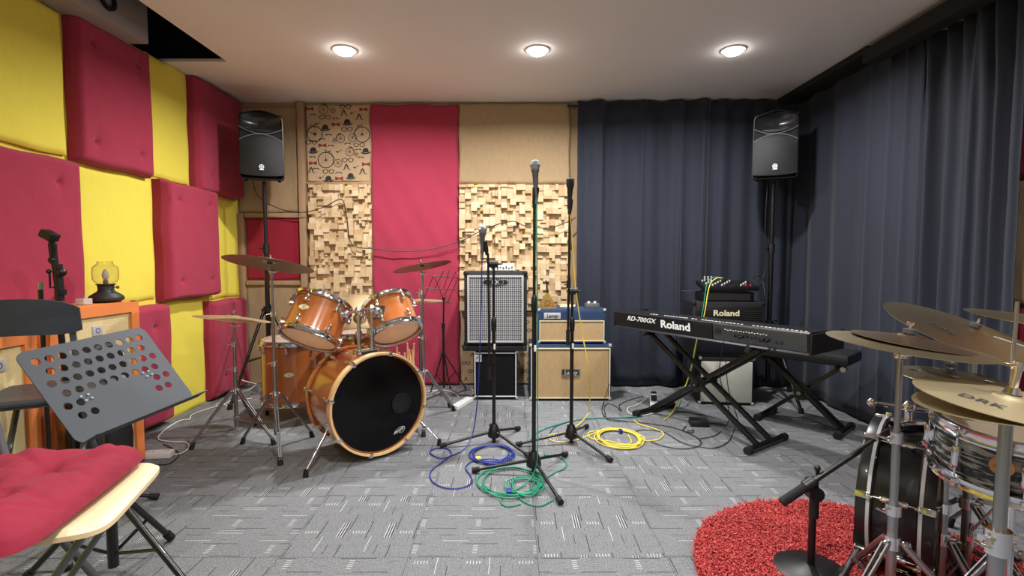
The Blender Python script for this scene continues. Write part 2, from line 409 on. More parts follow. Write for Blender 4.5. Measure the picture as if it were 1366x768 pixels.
# ---- padded wall panels
def padded(w, h, t, dim=(), r=.03, seed=0, wob=.002):
    """front faces local -y, base on z=0, x centred"""
    rg = random.Random(seed); ph = [rg.uniform(0,6) for _ in range(6)]
    mb = MB()
    def fn(u, v):
        x = (u-.5)*w; z = v*h
        ed = min(u*w, (1-u)*w, v*h, (1-v)*h); k = min(1, ed/r)
        y = -t*(1-(1-k)**2*.5) 
        for (dx, dz) in dim:
            d2 = (u*w-dx*w)**2+(v*h-dz*h)**2
            y += .022*math.exp(-d2/(.014**2)) + .008*math.exp(-d2/(.05**2))
            y += .004*math.exp(-((u-dx)*w)**2/.0004)*math.exp(-((v-dz)*h)**2/.008)
        y += wob*(math.sin(x*13+ph[0])*math.sin(z*9+ph[1])+.5*math.sin(x*31+z*17+ph[2]))
        ex = .004*math.sin(z*14+ph[3])*(1 if u > .5 else -1)*(abs(u-.5)*2)**6
        ez = .004*math.sin(x*16+ph[4])*(1 if v > .5 else -1)*(abs(v-.5)*2)**6
        return (x+ex, y, z+ez)
    nu, nv = max(8,int(w/.012)), max(8,int(h/.012))
    mb.grid(fn, nu, nv)
    # sides
    def side(a, b):
        n = 24
        def f2(u, v):
            p = V(fn(*(a[0]+(b[0]-a[0])*u, a[1]+(b[1]-a[1])*u))); return (p.x, p.y*(1-v), p.z)
        mb.grid(f2, n, 2)
    side((0,0),(1,0)); side((1,0),(1,1)); side((1,1),(0,1)); side((0,1),(0,0))
    return mb
def panel_left(y0, y1, z0, z1, t, m, label, dim=(), seed=0, group=None):
    mb = padded(y1-y0, z1-z0, t, dim, seed=seed)
    mt = T4((XL+.001, (y0+y1)/2, z0)) @ Rz(PI/2)
    mb.v = [mt @ v for v in mb.v]
    o = mb.build('wall_panel', m, ang=50); tag(o, label, 'acoustic panel', group); return o
D4 = ((.2,.16),(.8,.16),(.2,.85),(.8,.85))
GR = 'padded red fabric panels on the left wall'; GY = 'yellow fabric panels on the left wall'
panel_left(2.82, 3.40, 1.70, 2.515, .085, 'red', 'tufted red wall panel high on the left wall, below the dark ceiling opening', D4, 1, GR)
panel_left(3.87, 4.49, 1.68, 2.545, .10, 'red', 'red padded wall panel high in the left corner, partly behind the left loudspeaker', ((.25,.16),), 2, GR)
panel_left(2.02, 2.80, .86, 1.69, .10, 'red', 'wide red wall panel at mid height, behind the bare microphone clip at the left edge', ((.82,.84),(.80,.14)), 3, GR)
panel_left(3.46, 4.06, .86, 1.70, .12, 'red', 'thick tufted red wall panel at mid height, just right of the glass lamp', D4, 4, GR)
panel_left(2.85, 3.48, .03, .84, .10, 'red', 'low red wall panel whose top shows just right of the orange amplifier', ((.75,.82),), 5, GR)
panel_left(3.98, 4.50, .02, .81, .09, 'red', 'low red wall panel in the left corner, behind the left cymbal stand', ((.3,.2),(.3,.8)), 6, GR)
panel_left(1.90, 2.79, 1.72, 2.488, .035, 'yellow', 'large yellow wall panel at the top left edge of the photo', (), 7, GY)
panel_left(2.83, 3.44, .88, 1.68, .02, 'yellow', 'yellow wall panel at mid height behind the glass oil lamp', (), 8, GY)
panel_left(3.43, 3.85, 1.72, 2.545, .02, 'yellow', 'narrow yellow wall panel between the two high tufted red ones', (), 9, GY)
panel_left(4.10, 4.50, .83, 1.66, .02, 'yellow', 'narrow yellow wall panel in the corner below the left loudspeaker', (), 10, GY)
panel_left(3.50, 3.96, .0, .85, .02, 'yellow', 'low yellow wall panel reaching the floor behind the tip of the perforated music stand', (), 11, GY)
# ---- back wall panelling; x positions at Y = YB
def bx(px): return (px-683)/FPX*YB*1.0
def bz(py): return at(683, py, YB).z
def panel_back(px0, px1, py0, py1, t, m, label, name='wall_panel', cat='acoustic panel', dim=(), seed=0, r=.02, wob=.002, z0=None):
    x0, x1 = bx(px0), bx(px1); zt = bz(py0); zb = bz(py1) if z0 is None else z0
    mb = padded(x1-x0, zt-zb, t, dim, r=r, seed=seed, wob=wob); mt = T4(((x0+x1)/2, YB-.001, zb))
    mb.v = [mt @ v for v in mb.v]; o = mb.build(name, m, ang=50); return tag(o, label, cat)
panel_back(322, 403, 143, 283, .02, 'burlap', 'plain tan burlap panel behind the left loudspeaker', seed=21)
panel_back(331, 403, 291, 373, .02, 'red_dk', 'small dark red panel in a wood frame, behind the large cymbal on the left', seed=22)
panel_back(329, 403, 380, 470, .015, 'burlap', 'low tan board panel behind the orange floor tom', seed=23, z0=.0)
panel_back(499, 613, 141, 516, .055, 'red', 'tall crimson fabric panel in the middle of the back wall', seed=24, r=.02, wob=.004, z0=.005)
panel_back(613.5, 759, 139, 246, .04, 'burlap', 'wide tan burlap panel above the right wooden block diffuser', seed=25)
def plank(px0, px1, z0, z1, t, m, n):
    return struct(MB().box(((bx(px0)+bx(px1))/2, YB-t/2, (z0+z1)/2), (abs(bx(px1)-bx(px0)), t, z1-z0), bev=.003).build(n, m))
plank(404.5, 413, .0, 2.54, .06, 'trimwood', 'trim_4'); plank(320.5, 329, .0, bz(285), .035, 'trimwood', 'trim_5')
plank(330, 404, bz(290.5), bz(284.5), .035, 'trimwood', 'trim_6'); plank(330, 404, bz(380), bz(374), .035, 'trimwood', 'trim_7')
plank(414, 498.5, bz(246.5), bz(243.5), .035, 'trimwood', 'trim_8')
# ---- printed canvas
def ring(mb, x, y, r, w, mt, m=0, n=28, a0=0, a1=2*PI, ry=1):
    vs = []; fs = []
    for i in range(n+1):
        a = a0+(a1-a0)*i/n
        for q in (r-w/2, r+w/2): vs.append(V((x+q*math.cos(a), 0, y+q*ry*math.sin(a))))
    for i in range(n): fs.append((2*i,2*i+1,2*i+3,2*i+2))
    mb.add(vs, fs, m, mt)
def seg2(mb, x0, y0, x1, y1, w, mt, m=0, w2=None):
    d = V((x1-x0, y1-y0)); L = d.length or 1; n = V((-d.y, d.x))/L; w2 = w if w2 is None else w2
    mb.add([V((x0+n.x*w/2,0,y0+n.y*w/2)), V((x0-n.x*w/2,0,y0-n.y*w/2)), V((x1-n.x*w2/2,0,y1-n.y*w2/2)), V((x1+n.x*w2/2,0,y1+n.y*w2/2))], [(0,1,2,3)], m, mt)
def poly2(mb, pts, mt, m=0): mb.add([V((p[0],0,p[1])) for p in pts], [tuple(range(len(pts)))], m, mt)
def curve2(mb, pts, ws, mt, m=0):
    for i in range(len(pts)-1): seg2(mb, *pts[i], *pts[i+1], ws[i], mt, m, ws[i+1])
def bike(mb, x, y, r, x2, y2, r2, mt):
    for (cx, cy, rr) in ((x,y,r),(x2,y2,r2)):
        ring(mb, cx, cy, rr, rr*.09+.0012, mt)
        for k in range(12):
            a = PI*2*k/12; seg2(mb, cx, cy, cx+rr*math.cos(a), cy+rr*math.sin(a), .0013, mt)
        poly2(mb, [(cx+rr*.13*math.cos(k*PI/4), cy+rr*.13*math.sin(k*PI/4)) for k in range(8)], mt)
    s = 1 if x2 > x else -1
    ring(mb, x, y, r*1.13, .0035, mt, 0, 14, PI/2 if s < 0 else .25, PI-.25 if s < 0 else PI/2)
    seg2(mb, x+s*r*1.05, y+r*.35, x2, y2, .003, mt); seg2(mb, x, y, x, y+r*1.25, .003, mt)
    seg2(mb, x-r*.25, y+r*1.28, x+r*.2, y+r*1.28, .004, mt); seg2(mb, x+s*r*.35, y+r*1.15, x+s*r*.7, y+r*1.15, .006, mt)
def hat(mb, x, y, s, mt):
    poly2(mb, [(x-.62*s,y-.30*s),(x-.55*s,y+.25*s),(x-.3*s,y+.55*s),(x+.1*s,y+.6*s),(x+.45*s,y+.4*s),(x+.6*s,y-.22*s)], mt)
    curve2(mb, [(x-s,y-.15*s),(x-.6*s,y-.42*s),(x,y-.47*s),(x+.6*s,y-.36*s),(x+s,y-.05*s)], [.06*s,.22*s,.25*s,.22*s,.06*s], mt)
def bow(mb, x, y, s, mt): poly2(mb, [(x-s,y+.5*s),(x,y+.16*s),(x,y-.16*s),(x-s,y-.5*s)], mt, 1); poly2(mb, [(x+s,y+.5*s),(x+s,y-.5*s),(x,y-.16*s),(x,y+.16*s)], mt, 1)
def specs(mb, x, y, s, mt):
    for q in (-1,1): ring(mb, x+q*.55*s, y, .42*s, .12*s+.001, mt, 0, 16, ry=.85)
    ring(mb, x, y+.02*s, .16*s, .07*s+.0004, mt, 0, 8, 0, PI)
    for q in (-1,1): seg2(mb, x+q*.95*s, y+.1*s, x+q*1.15*s, y+.25*s, .08*s, mt)
def tash(mb, x, y, s, mt, cur=0):
    for q in (-1,1): curve2(mb, [(x,y+.1*s),(x+q*.4*s,y+.2*s),(x+q*.75*s,y-.02*s),(x+q*s,y-.1*s+cur*s)], [.1*s,.32*s,.22*s,.04*s], mt)
def tash2(mb, x, y, s, mt):
    for q in (-1,1): curve2(mb, [(x,y+.7*s),(x+q*.25*s,y+.3*s),(x+q*.4*s,y-.35*s),(x+q*.7*s,y-.6*s),(x+q*s,y-.4*s)], [.2*s,.32*s,.22*s,.14*s,.04*s], mt)
def pipe(mb, x, y, s, mt): curve2(mb, [(x-.6*s,y),(x-.45*s,y-.35*s),(x-.1*s,y-.3*s),(x+.4*s,y+.2*s),(x+s,y+.35*s)], [.5*s,.42*s,.18*s,.12*s,.1*s], mt)
def printed(px0, px1, py0, py1, label, motifs, z0=None):
    x0, x1 = bx(px0), bx(px1); zt = bz(py0); zb = bz(py1) if z0 is None else z0
    mb = padded(x1-x0, zt-zb, .03, (), r=.012, wob=0, seed=3); mt = T4(((x0+x1)/2, YB-.001, zb)); mb.v = [mt @ v for v in mb.v]
    r = thing('printed_wall_panel', label, 'acoustic panel', ((x0+x1)/2, YB, zb))
    mb.build('canvas', 'hess', r, world=True, ang=50)
    pm = MB(); motifs(pm, T4(((x0), YB-.0325, zb)), x1-x0, zt-zb); pm.build('print', ['print_k','print_r'], r, world=True, smooth=False, fixn=False)
def motifs_a(pm, mt, w, h):
    k = w/310.0
    def X(cx): return (cx-48)*k
    def Z(cy): return h-(cy-42)*h/378.0
    bike(pm, X(92),Z(185),36*k, X(92),Z(185),6*k, mt)
    for a in ((318,187,36,272,202,20),(142,312,37,200,327,19),(215,207,20,186,215,10),(257,272,20,288,284,10),(135,66,22,180,70,13)):
        bike(pm, X(a[0]),Z(a[1]),a[2]*k, X(a[3]),Z(a[4]),a[5]*k, mt)
    for a in ((143,155),(248,128),(83,265),(334,268),(260,392),(153,405)): hat(pm, X(a[0]),Z(a[1]),26*k, mt)
    for a in ((70,62),(326,65),(193,138),(127,240),(80,327),(334,332),(204,402)): bow(pm, X(a[0]),Z(a[1]),19*k, mt)
    for a in ((142,103),(246,162),(303,238),(247,312),(153,368),(240,52),(75,225)): specs(pm, X(a[0]),Z(a[1]),26*k, mt)
    for a in ((192,110),(125,210),(248,232),(157,190),(167,243),(298,262),(78,298),(203,375),(85,92),(310,300),(95,355)): tash(pm, X(a[0]),Z(a[1]),17*k, mt, -.15)
    for a in ((108,132),(275,80),(205,268),(285,345),(120,395)): pipe(pm, X(a[0]),Z(a[1]),16*k, mt)
    for a in ((232,82),(305,102),(240,347),(317,368),(70,362)): tash2(pm, X(a[0]),Z(a[1]),21*k, mt)
printed(414, 498.5, 141, 243.5, 'tan canvas panel printed with old bicycles, bowler hats, moustaches and bow ties', motifs_a)
def motifs_b(pm, mt, w, h):
    rg = random.Random(5)
    for j in range(9):
        for i in range(9):
            x = .05+i*.12+(.06 if j % 2 else 0); z = .05+j*.075
            if x > w-.06 or z > h-.04: continue
            (specs if (i+j) % 3 else tash2)(pm, x, z, .038 if (i+j) % 3 else .025, mt)
printed(614, 759, 413, 516, 'low tan canvas panel printed with spectacles, behind the stacked amplifiers', motifs_b, z0=.005)
# ---- wooden block diffusers
def diffuser(px0, px1, py0, py1, label, seed):
    x0, x1 = bx(px0), bx(px1); z1, z0 = bz(py0), bz(py1); r = thing('wood_block_diffuser', label, 'wooden wall diffuser', ((x0+x1)/2, YB, z0))
    MB().box(((x0+x1)/2, YB-.0075, (z0+z1)/2), (x1-x0, .011, z1-z0)).build('backing_board', 'yellow', r, world=True, smooth=False)
    rg = random.Random(seed); c = .0262; nx, nz = int((x1-x0)/c), int((z1-z0)/c); cx, cz = (x1-x0)/nx, (z1-z0)/nz
    used = [[0]*nz for _ in range(nx)]; mb = MB()
    for j in range(nz):
        for i in range(nx):
            if used[i][j]: continue
            w, h = rg.choice(((2,2),(2,2),(2,2),(2,2),(1,2),(2,1),(3,2),(2,3),(3,1)))
            if rg.random() < .04: used[i][j] = 1; continue
            while i+w > nx or any(used[i+a][j] for a in range(w) if i+a < nx): w -= 1
            h = min(h, nz-j)
            while any(used[i+a][j+b] for a in range(w) for b in range(h)): h -= 1
            for a in range(w):
                for b in range(h): used[i+a][j+b] = 1
            t = rg.choice((.016,.028,.042,.056,.068))
            mb.box((x0+(i+w/2)*cx, YB-.012-t/2, z0+(j+h/2)*cz), (w*cx-.0012, t, h*cz-.0012), m=rg.choice((0,0,1,2)))
    mb.build('wood_blocks', [M['blockwood'], wood_mat('block_wood_pale', (200,176,142), (220,198,166), 4, .7, axis=(1,1,1)), wood_mat('block_wood_tan', (164,134,98), (196,168,128), 4, .7, axis=(1,1,1))], r, world=True, smooth=False)
diffuser(417, 498.5, 247, 450, 'wooden block diffuser left of the tall red panel, above the orange toms', 11)
diffuser(614, 759, 247, 413, 'wide wooden block diffuser on the back wall behind the microphones', 12)
# ---- right wall: panels past the end of the curtain
def panel_right(y0, y1, z0, z1, m, label, seed):
    mb = padded(y1-y0, z1-z0, .05, (), seed=seed); mt = T4((XR-.001, (y0+y1)/2, z0)) @ Rz(-PI/2); mb.v = [mt @ v for v in mb.v]
    tag(mb.build('wall_panel', m, ang=50), label, 'acoustic panel')
panel_right(1.8, 2.75, 1.56, 2.45, 'red_dk', 'dark red panel on the right wall above the tan one, just past the curtain edge', 31)
panel_right(1.8, 2.75, .92, 1.55, 'burlap', 'tan burlap panel at the right edge of the photo, above the cymbals', 32)
panel_right(1.8, 2.75, .1, .90, 'red_dk', 'low dark red panel on the right wall behind the cymbals', 33)
# ---- curtains
def curtain(p0, p1, amp, nf, label, seed, ztop=2.535, dense=None):
    p0, p1 = V(p0), V(p1); d = (p1-p0); L = d.length; d = d/L; nrm = V((-d.y, d.x, 0)); rg = random.Random(seed)
    fr = [(rg.uniform(.6,1.5)*nf, rg.uniform(0,6.28), rg.uniform(.4,1)) for _ in range(5)]
    cr = [(rg.random(), rg.uniform(.5,1.1)) for _ in range(max(2, int(nf*.8)))]
    mb = MB(); nu, nv = int(L*150), 22
    def fn(u, v):
        z = .015+(ztop-.015)*v; y = 0
        for (q, ph, a) in fr: y += a*math.sin(2*PI*q*u+ph+.4*math.sin(v*2.2+ph))
        y *= amp/3
        for (c, a) in cr:
            k = (u-c-(v-.5)*.012*a)*L; y -= amp*1.5*a*math.exp(-(k/.022)**2)*(.35+.65*v)
        if dense: y += amp*.8*math.sin(2*PI*dense*u*L)*max(0, (v-.82)/.18)
        y *= (.8+.35*(1-v)); y += .003*math.sin(u*L*19+z*7)*math.sin(z*6+u*5)
        p = p0 + d*(u*L) + nrm*y; return (p.x, p.y, z)
    mb.grid(fn, nu, nv)
    o = mb.build('curtain', 'curtain', ang=180, fixn=False); md = o.modifiers.new('cloth_thickness', 'SOLIDIFY'); md.thickness = .003
    return tag(o, label, 'curtain', 'navy blackout curtains')
curtain((.575, YB-.10, 0), (1.56, YB-.10, 0), .036, 4, 'navy curtain on the back wall, the left one beside the wooden blocks', 5)
curtain((1.55, YB-.12, 0), (2.53, YB-.12, 0), .034, 4, 'navy curtain on the back wall, the right one behind the amplifier stack and right loudspeaker', 9)
curtain((2.50, YB-.08, 0), (2.47, 3.05, 0), .026, 4.5, 'navy curtain on the right wall, the smoother far one behind the keyboard bench', 12, 2.50)
curtain((2.47, 3.06, 0), (2.44, 2.395, 0), .038, 7, 'tightly pleated navy curtain on the right wall, nearest the camera', 17, 2.46, 9)
mb = MB().cyl((.50, YB-.075, 2.50), (.60, YB-.075, 2.50), .010); mb.ball((.497, YB-.075, 2.50), .014)
mb.cyl((.56, YB-.075, 2.50), (.56, YB-.0, 2.50), .006)
tag(mb.build('curtain_rod', 'black'), 'end of the black curtain rod poking out past the left edge of the back curtain', 'curtain rod')
# ================================================================ DRUM PARTS (local axis z, centre at origin)
def drum(r, R, H, shell, hoopm, top, bot, nl=6, lug='chrome', lugl=.05, hoopw=.014, spin=0.0, twolug=True, woodhoop=False, inlay=None, hz=.030):
    MB().lathe([(R,-H/2),(R,H/2),(R-.008,H/2),(R-.008,-H/2)], seg=56, closed=True).build('shell', shell, r)
    heads = []
    for s, hm in ((1,top),(-1,bot)):
        z = s*H/2
        if hm: heads.append(MB().lathe([(0,z+s*.002),(R-.012,z+s*.002),(R+.004,z-s*.002),(R+.004,z-s*.010)], seg=56).build('drumhead', hm, r, fixn=False))
        if woodhoop:
            p = [(R+.004,z+s*.018),(R+.016,z+s*.020),(R+.019,z+s*.012),(R+.019,z-s*.022),(R+.015,z-s*.026),(R+.004,z-s*.026)]
        else:
            p = [(R-.001,z+s*.014),(R+.006,z+s*.018),(R+.013,z+s*.016),(R+.009,z+s*.010),(R+.009,z-s*.010),(R+.019,z-s*.012),(R+.019,z-s*.017),(R+.004,z-s*.018)]
        h = MB().lathe(p, seg=56, closed=True).build('hoop', hoopm[0 if s > 0 else 1] if isinstance(hoopm, tuple) else hoopm, r)
        if inlay: MB().lathe([(R+.0185,z-s*.011),(R+.0200,z-s*.011),(R+.0200,z-s*.021),(R+.0185,z-s*.021)], seg=56, closed=True).build('hoop_inlay', inlay, h)
    for k in range(nl):
        a = spin+2*PI*k/nl; c, s_ = math.cos(a), math.sin(a); q = Matrix.Rotation(a, 4, 'Z')
        for sg in ((1,-1) if twolug else (0,)):
            mb = MB(); zc = sg*(H/2-(.048 if not woodhoop else .075)) if twolug else 0
            ln = (.055 if woodhoop else .042) if twolug else H*.42
            mb.lathe([(0,-ln/2),(.008,-ln/2),(.012,-ln/2+.008),(.0095,0),(.012,ln/2-.008),(.008,ln/2),(0,ln/2)], (R+.014,0,zc), (0,0,1), 12)
            mb.box((R+.006,0,zc), (.016,.020,ln*.6), bev=.003)
            e = sg if twolug else 1
            for e in ((sg,) if twolug else (1,-1)):
                mb.cyl((R+.013,0,zc+e*ln*.4), (R+.013,0,e*(H/2+.006)), .0028, seg=8)
                mb.box((R+.013,0,e*(H/2-.002)), (.012,.012,.016), bev=.003)
                if woodhoop:
                    mb.box((R+.020,0,e*(H/2+.000)), (.012,.022,.045), bev=.004); mb.box((R+.010,0,e*(H/2+.019)), (.026,.018,.006), bev=.002)
                    mb.box((R+.030,0,e*(H/2-.020)), (.012,.008,.020), bev=.002)
            mb.v = [q @ v for v in mb.v]; mb.build('lug', lug, r)
def badge(r, R, a, z, s=.022):
    mb = MB(); n = 20; out = []
    for k in range(n): t = 2*PI*k/n; out.append((s*1.35*math.cos(t), s*.72*math.sin(t)))
    out = [(x, zz*(1+.12*math.cos(4*math.atan2(zz, x)))) for x, zz in out]
    mt = Matrix.Rotation(a, 4, 'Z') @ T4((R,0,z)) @ Rz(PI/2)
    mb.prism(out, -.003, .002, mt); b = mb.build('badge', 'badge', r)
    m2 = MB(); text_into(m2, 'P', s*.8, mt @ T4((0,-.0036,0)), ext=.0003); curve2(m2, [(-s*.5,-s*.3),(0,-s*.42),(s*.5,-s*.3)], [.001,.002,.001], mt @ T4((0,-.0034,0))); m2.build('logo', 'gunmetal', b, smooth=False, fixn=False)
def cymbal(c, u, R, m, label, bell=.22, group=None, bow=.10, spin=0, name='cymbal', up=1, holes=None, thick=.0016, lip=0):
    c = V(c); o = thing(name, label, 'cymbal', c, qz(u, spin), group)
    H = R*bow*up; prof = []
    for k in range(26):
        f = .03+.97*k/25
        z = -H*(max(0, f-bell))**1.35
        if f < bell: z = H*.42*math.sqrt(max(0, 1-(f/bell)**2))+0
        if lip and f > .82: z += lip*(f-.82)/.18
        prof.append((R*f, z))
    return o, prof, H
def cymbal_mesh(o, prof, m, seg=72, holes=None, R=1):
    if not holes:
        pr = prof + [(r_, z-.0016) for (r_, z) in reversed(prof)]
        return MB().lathe(pr, seg=seg, closed=True).build('cymbal_plate', m, o)
    mb = MB(); N = 96; rs = [p[0] for p in prof]
    # polar grid, cells inside a hole are left out; dense so that the holes read round
    P = []
    for k in range(len(prof)-1):
        for q in range(3):
            s = q/3; P.append((prof[k][0]*(1-s)+prof[k+1][0]*s, prof[k][1]*(1-s)+prof[k+1][1]*s))
    P.append(prof[-1]); n = len(P); vs = []; fs = []
    for i in range(N*2):
        a = PI*i/N
        for (r_, z) in P: vs.append((r_*math.cos(a), r_*math.sin(a), z))
    for i in range(N*2):
        for k in range(n-1):
            a = PI*(i+.5)/N; rr = (P[k][0]+P[k+1][0])/2; x, y = rr*math.cos(a), rr*math.sin(a)
            if any((x-hx)**2+(y-hy)**2 < hr*hr for hx, hy, hr in holes): continue
            j = (i+1) % (N*2); fs.append((i*n+k, j*n+k, j*n+k+1, i*n+k+1))
    mb.add(vs, fs); ob = mb.build('cymbal_plate', m, o, fixn=False); md = ob.modifiers.new('plate_thickness', 'SOLIDIFY'); md.thickness = .0016; return ob
def tripod(root, c, zc, zb, feet, m='steel', flat=True, w=.013, foot='rubber', rad=.006):
    """double-braced legs in world coordinates; returns nothing"""
    c = V(c)
    for f in feet:
        f = V(f); top = V((c.x, c.y, zc)); d = (f-top); h = V((d.x, d.y, 0)).normalized(); s = V((-h.y, h.x, 0))
        a = top+h*.028; e = f+V((0,0,.03)); mb = MB()
        mid = a.lerp(e, .60); br = V((c.x, c.y, zb))+h*.02
        if flat:
            for q in (-1,1): mb.tube([a+s*q*w*.6, e+s*q*w*.35], .0042, 6, flat=1.8)
            for q in (-1,1): mb.tube([br+s*q*w*.5, mid+s*q*w*.75], .0035, 6, flat=1.6)
        else: mb.tube([a, e], rad, 8); mb.tube([br, mid], rad*.65, 6)
        mb.ball(mid, .008, 8); mb.ball(a, .010, 8); mb.ball(br, .008, 8)
        lg = mb.build('leg', m, root, world=True)
        mb = MB(); dn = (e-a).normalized(); mb.cyl(e-dn*.015, V((f.x, f.y, f.z+.001))+h*.004, .011, .016, 12); mb.build('rubber_foot', foot, lg, world=True)
def collar(mb, c, z, r=.018, h=.03): mb.cyl((c[0],c[1],z-h/2), (c[0],c[1],z+h/2), r, seg=14); return mb
def wing(mb, p, d, s=.014):
    p = V(p); d = V(d).normalized(); x, y, _ = basis(d); mb.cyl(p, p+d*s*1.3, s*.35, seg=8)
    mb.box(p+d*s*1.5, (s*2.2, s*.35, s*.9), rot=Matrix((x, y, d)).transposed(), bev=s*.15)
def cymbal_stand(base, top, u, feet, zc, zb, label, m='steel', joints=(.45,.72), rt=.0125, group=None, flat=True, cat='cymbal stand', name='cymbal_stand', boom=None):
    b = V(base); r = thing(name, label, cat, (b.x, b.y, 0), group=group); tp = V(top); u = V(u).normalized()
    tripod(r, b, zc, zb, feet, m, flat)
    zs = [max(.03, zb-.06)]+[j for j in joints]+[tp.z-.07 if not boom else boom.z]; rr = [rt, rt*.8, rt*.62, rt*.5]
    tb = V((b.x, b.y, 0))
    for k in range(len(zs)-1):
        MB().cyl(tb+V((0,0,zs[k])), tb+V((0,0,zs[k+1]+.01)), rr[k], seg=14).build('tube', m, r, world=True)
        if k < len(zs)-2:
            mb = collar(MB(), b, zs[k+1], rr[k]*1.5, .032); wing(mb, tb+V((-rr[k]*1.4,0,zs[k+1])), (-1,-.3,0)); mb.build('height_clamp', 'chrome', r, world=True)
    collar(MB(), b, zb, rt*1.5, .025).build('brace_collar', 'chrome', r, world=True); mb = collar(MB(), b, zc, rt*1.6, .04); wing(mb, tb+V((rt*1.4,-.005,zc)), (1,-.5,0)); mb.build('leg_collar', 'chrome', r, world=True)
    j = boom if boom else tb+V((0,0,tp.z-.06))
    mb = MB().ball(j, .016, 12); wing(mb, j+V((.012,0,0)), (1,0,0)); mb.cyl(j-V((.012,0,0)), j+V((.012,0,0)), .013)
    pv = tp-u*.045
    if boom: mb.tube([j-(pv-j).normalized()*.10, pv], .006, 8); mb.ball(pv, .014, 12)
    else: mb.tube([j, pv], .007, 8)
    mb.tube([pv, tp+u*.030], .0035, 8); mb.build('tilter', 'chrome', r, world=True)
    mb = MB().cyl(tp-u*.012, tp-u*.003, .016, seg=18); mb.cyl(tp+u*.006, tp+u*.018, .015, seg=18); mb.build('felt_washer', 'felt', r, world=True)
    mb = MB(); wing(mb, tp+u*.018, u, .011); mb.build('wing_nut', 'chrome', r, world=True)
    return r
# ================================================================ ORANGE KIT
fA = math.radians(40); bd_ax = V((math.sin(fA), -math.cos(fA), .02)).normalized()
fc = V((-.765, 2.84, .318)); BR, BH = .280, .38
bc = fc - bd_ax*(BH/2)
r = thing('bass_drum', 'orange lacquered bass drum with a black front head and maple hoops, lying on its side', 'drum', bc, qz(bd_ax, .32), 'drums of the orange kit')
drum(r, BR, BH, 'amber', ('hoopwood','amber'), 'bhead', 'chead', 8, spin=.15, woodhoop=True, lugl=.05)
q = RM[r.name]
def bdl(x, y, z): return q @ V((x, y, z))    # local -> world
# front head marks: port ring and small oval logo
nrm = bd_ax; xr = V((math.cos(fA), math.sin(fA), 0)); up_ = V((0,0,1))
F = Matrix((( xr.x, -nrm.x, up_.x, 0),(xr.y, -nrm.y, up_.y, 0),(xr.z, -nrm.z, up_.z, 0),(0,0,0,1)))
hp = T4(fc + nrm*.004) @ F
pc = hp @ V((.125,0,-.01)); mb = MB(); mb.lathe([(.050,.000),(.062,.000),(.062,.004),(.050,.004)], hp @ V((.135,0,-.02)), nrm, 32, closed=True); mb.build('port_ring', 'black', r, world=True)
mb = MB().lathe([(0,.0008),(.050,.0008)], hp @ V((.135,0,-.02)), nrm, 32); mb.build('port_hole', 'cavity', r, world=True, fixn=False)
mb = MB(); ring(mb, 0, 0, .037, .0035, hp @ T4((.12,-.002,-.185)) @ Ry(math.radians(-25)), 0, 28, ry=.5)
lm = hp @ T4((.12,-.002,-.185)) @ Ry(math.radians(-25)); text_into(mb, 'EVANS', .019, lm @ T4((0,0,.003)), off=.0003, ext=.0003); text_into(mb, 'EQ3', .008, lm @ T4((0,0,-.010)), ext=.0003)
mb.build('logo', 'print_w', r, world=True, smooth=False, fixn=False)
# tom mount on the shell top
tm = fc - bd_ax*.10 - xr*.03 + V((0,0,BR+.01))
mb = MB().box(tm+V((0,0,.006)), (.14,.075,.03), rot=Matrix.Rotation(fA,3,'Z'), bev=.006); mp = mb.build('tom_mount', 'chrome', r, world=True)
MB().box(tm+V((0,0,.004))+bd_ax*.0385, (.095,.004,.02), rot=Matrix.Rotation(fA,3,'Z')).build('mount_plate', 'print_k', mp, world=True)
arms = [(tm-xr*.045, at(480,414,2.9)), (tm+xr*.035, at(497,412,2.9))]
# spurs
for s, px, py in ((-1,408,636),(1,586,594)):
    a = bc + bd_ax*.10 + xr*s*(BR*.93) + V((0,0,-BR*.36)); f_ = fl(px, py)
    if s > 0: a = bc+bd_ax*.10+xr*(BR*.90)+V((0,0,-BR*.44))
    mb = MB(); e = f_+V((0,0,.03)); mb.tube([a, a.lerp(e,.55)], .008, 10); mb.tube([a.lerp(e,.5), e], .0055, 10)
    mb.box(a, (.03,.03,.045), bev=.006); mb.ball(a.lerp(e,.52), .012, 10); wing(mb, a.lerp(e,.52), (-1,-.4,0), .010)
    sp = mb.build('spur', 'chrome', r, world=True); MB().cyl(e+V((0,0,.012)), f_+V((0,0,.001)), .010, .015).build('rubber_foot', 'rubber', sp, world=True)
def mounted_tom(c, u, R, H, label, arm, spin=0, ba=None):
    r = thing('mounted_tom', label, 'drum', c, qz(u, spin), 'drums of the orange kit'); drum(r, R, H, 'amber', 'chrome', 'chead', 'chead', 6, spin=.35)
    if ba is not None: badge(r, R, ba, .01)
    b0, b1 = arm; mb = MB(); c = V(c); near = c+(b1-c).normalized()*(R+.005)
    mb.tube([b0, V((b0.x, b0.y, b1.z))], .012, 10); mb.cyl(V((b0.x,b0.y,b0.z+.10)), V((b0.x,b0.y,b0.z+.13)), .019); j = V((b0.x, b0.y, b1.z))
    mb.ball(j, .026, 12); mb.tube([j, near], .008, 10); wing(mb, j+V((-.015,-.01,0)), (-.8,-1,0), .013); wing(mb, j+V((.015,-.005,.01)), (1,-.6,0), .011)
    mb.build('tom_arm', 'chrome', r, world=True)
    x, y, z = basis((near-c)); mb = MB().box(near+(near-c).normalized()*.006, (.085,.075,.012), rot=Matrix((x, y, z)).transposed(), bev=.012); mb.ball(near+(near-c).normalized()*.02, .026, 12); mb.build('tom_bracket', 'chrome', r, world=True)
    return r
t1c, t1u = at(422,428,2.92), V((.20,.52,.84))
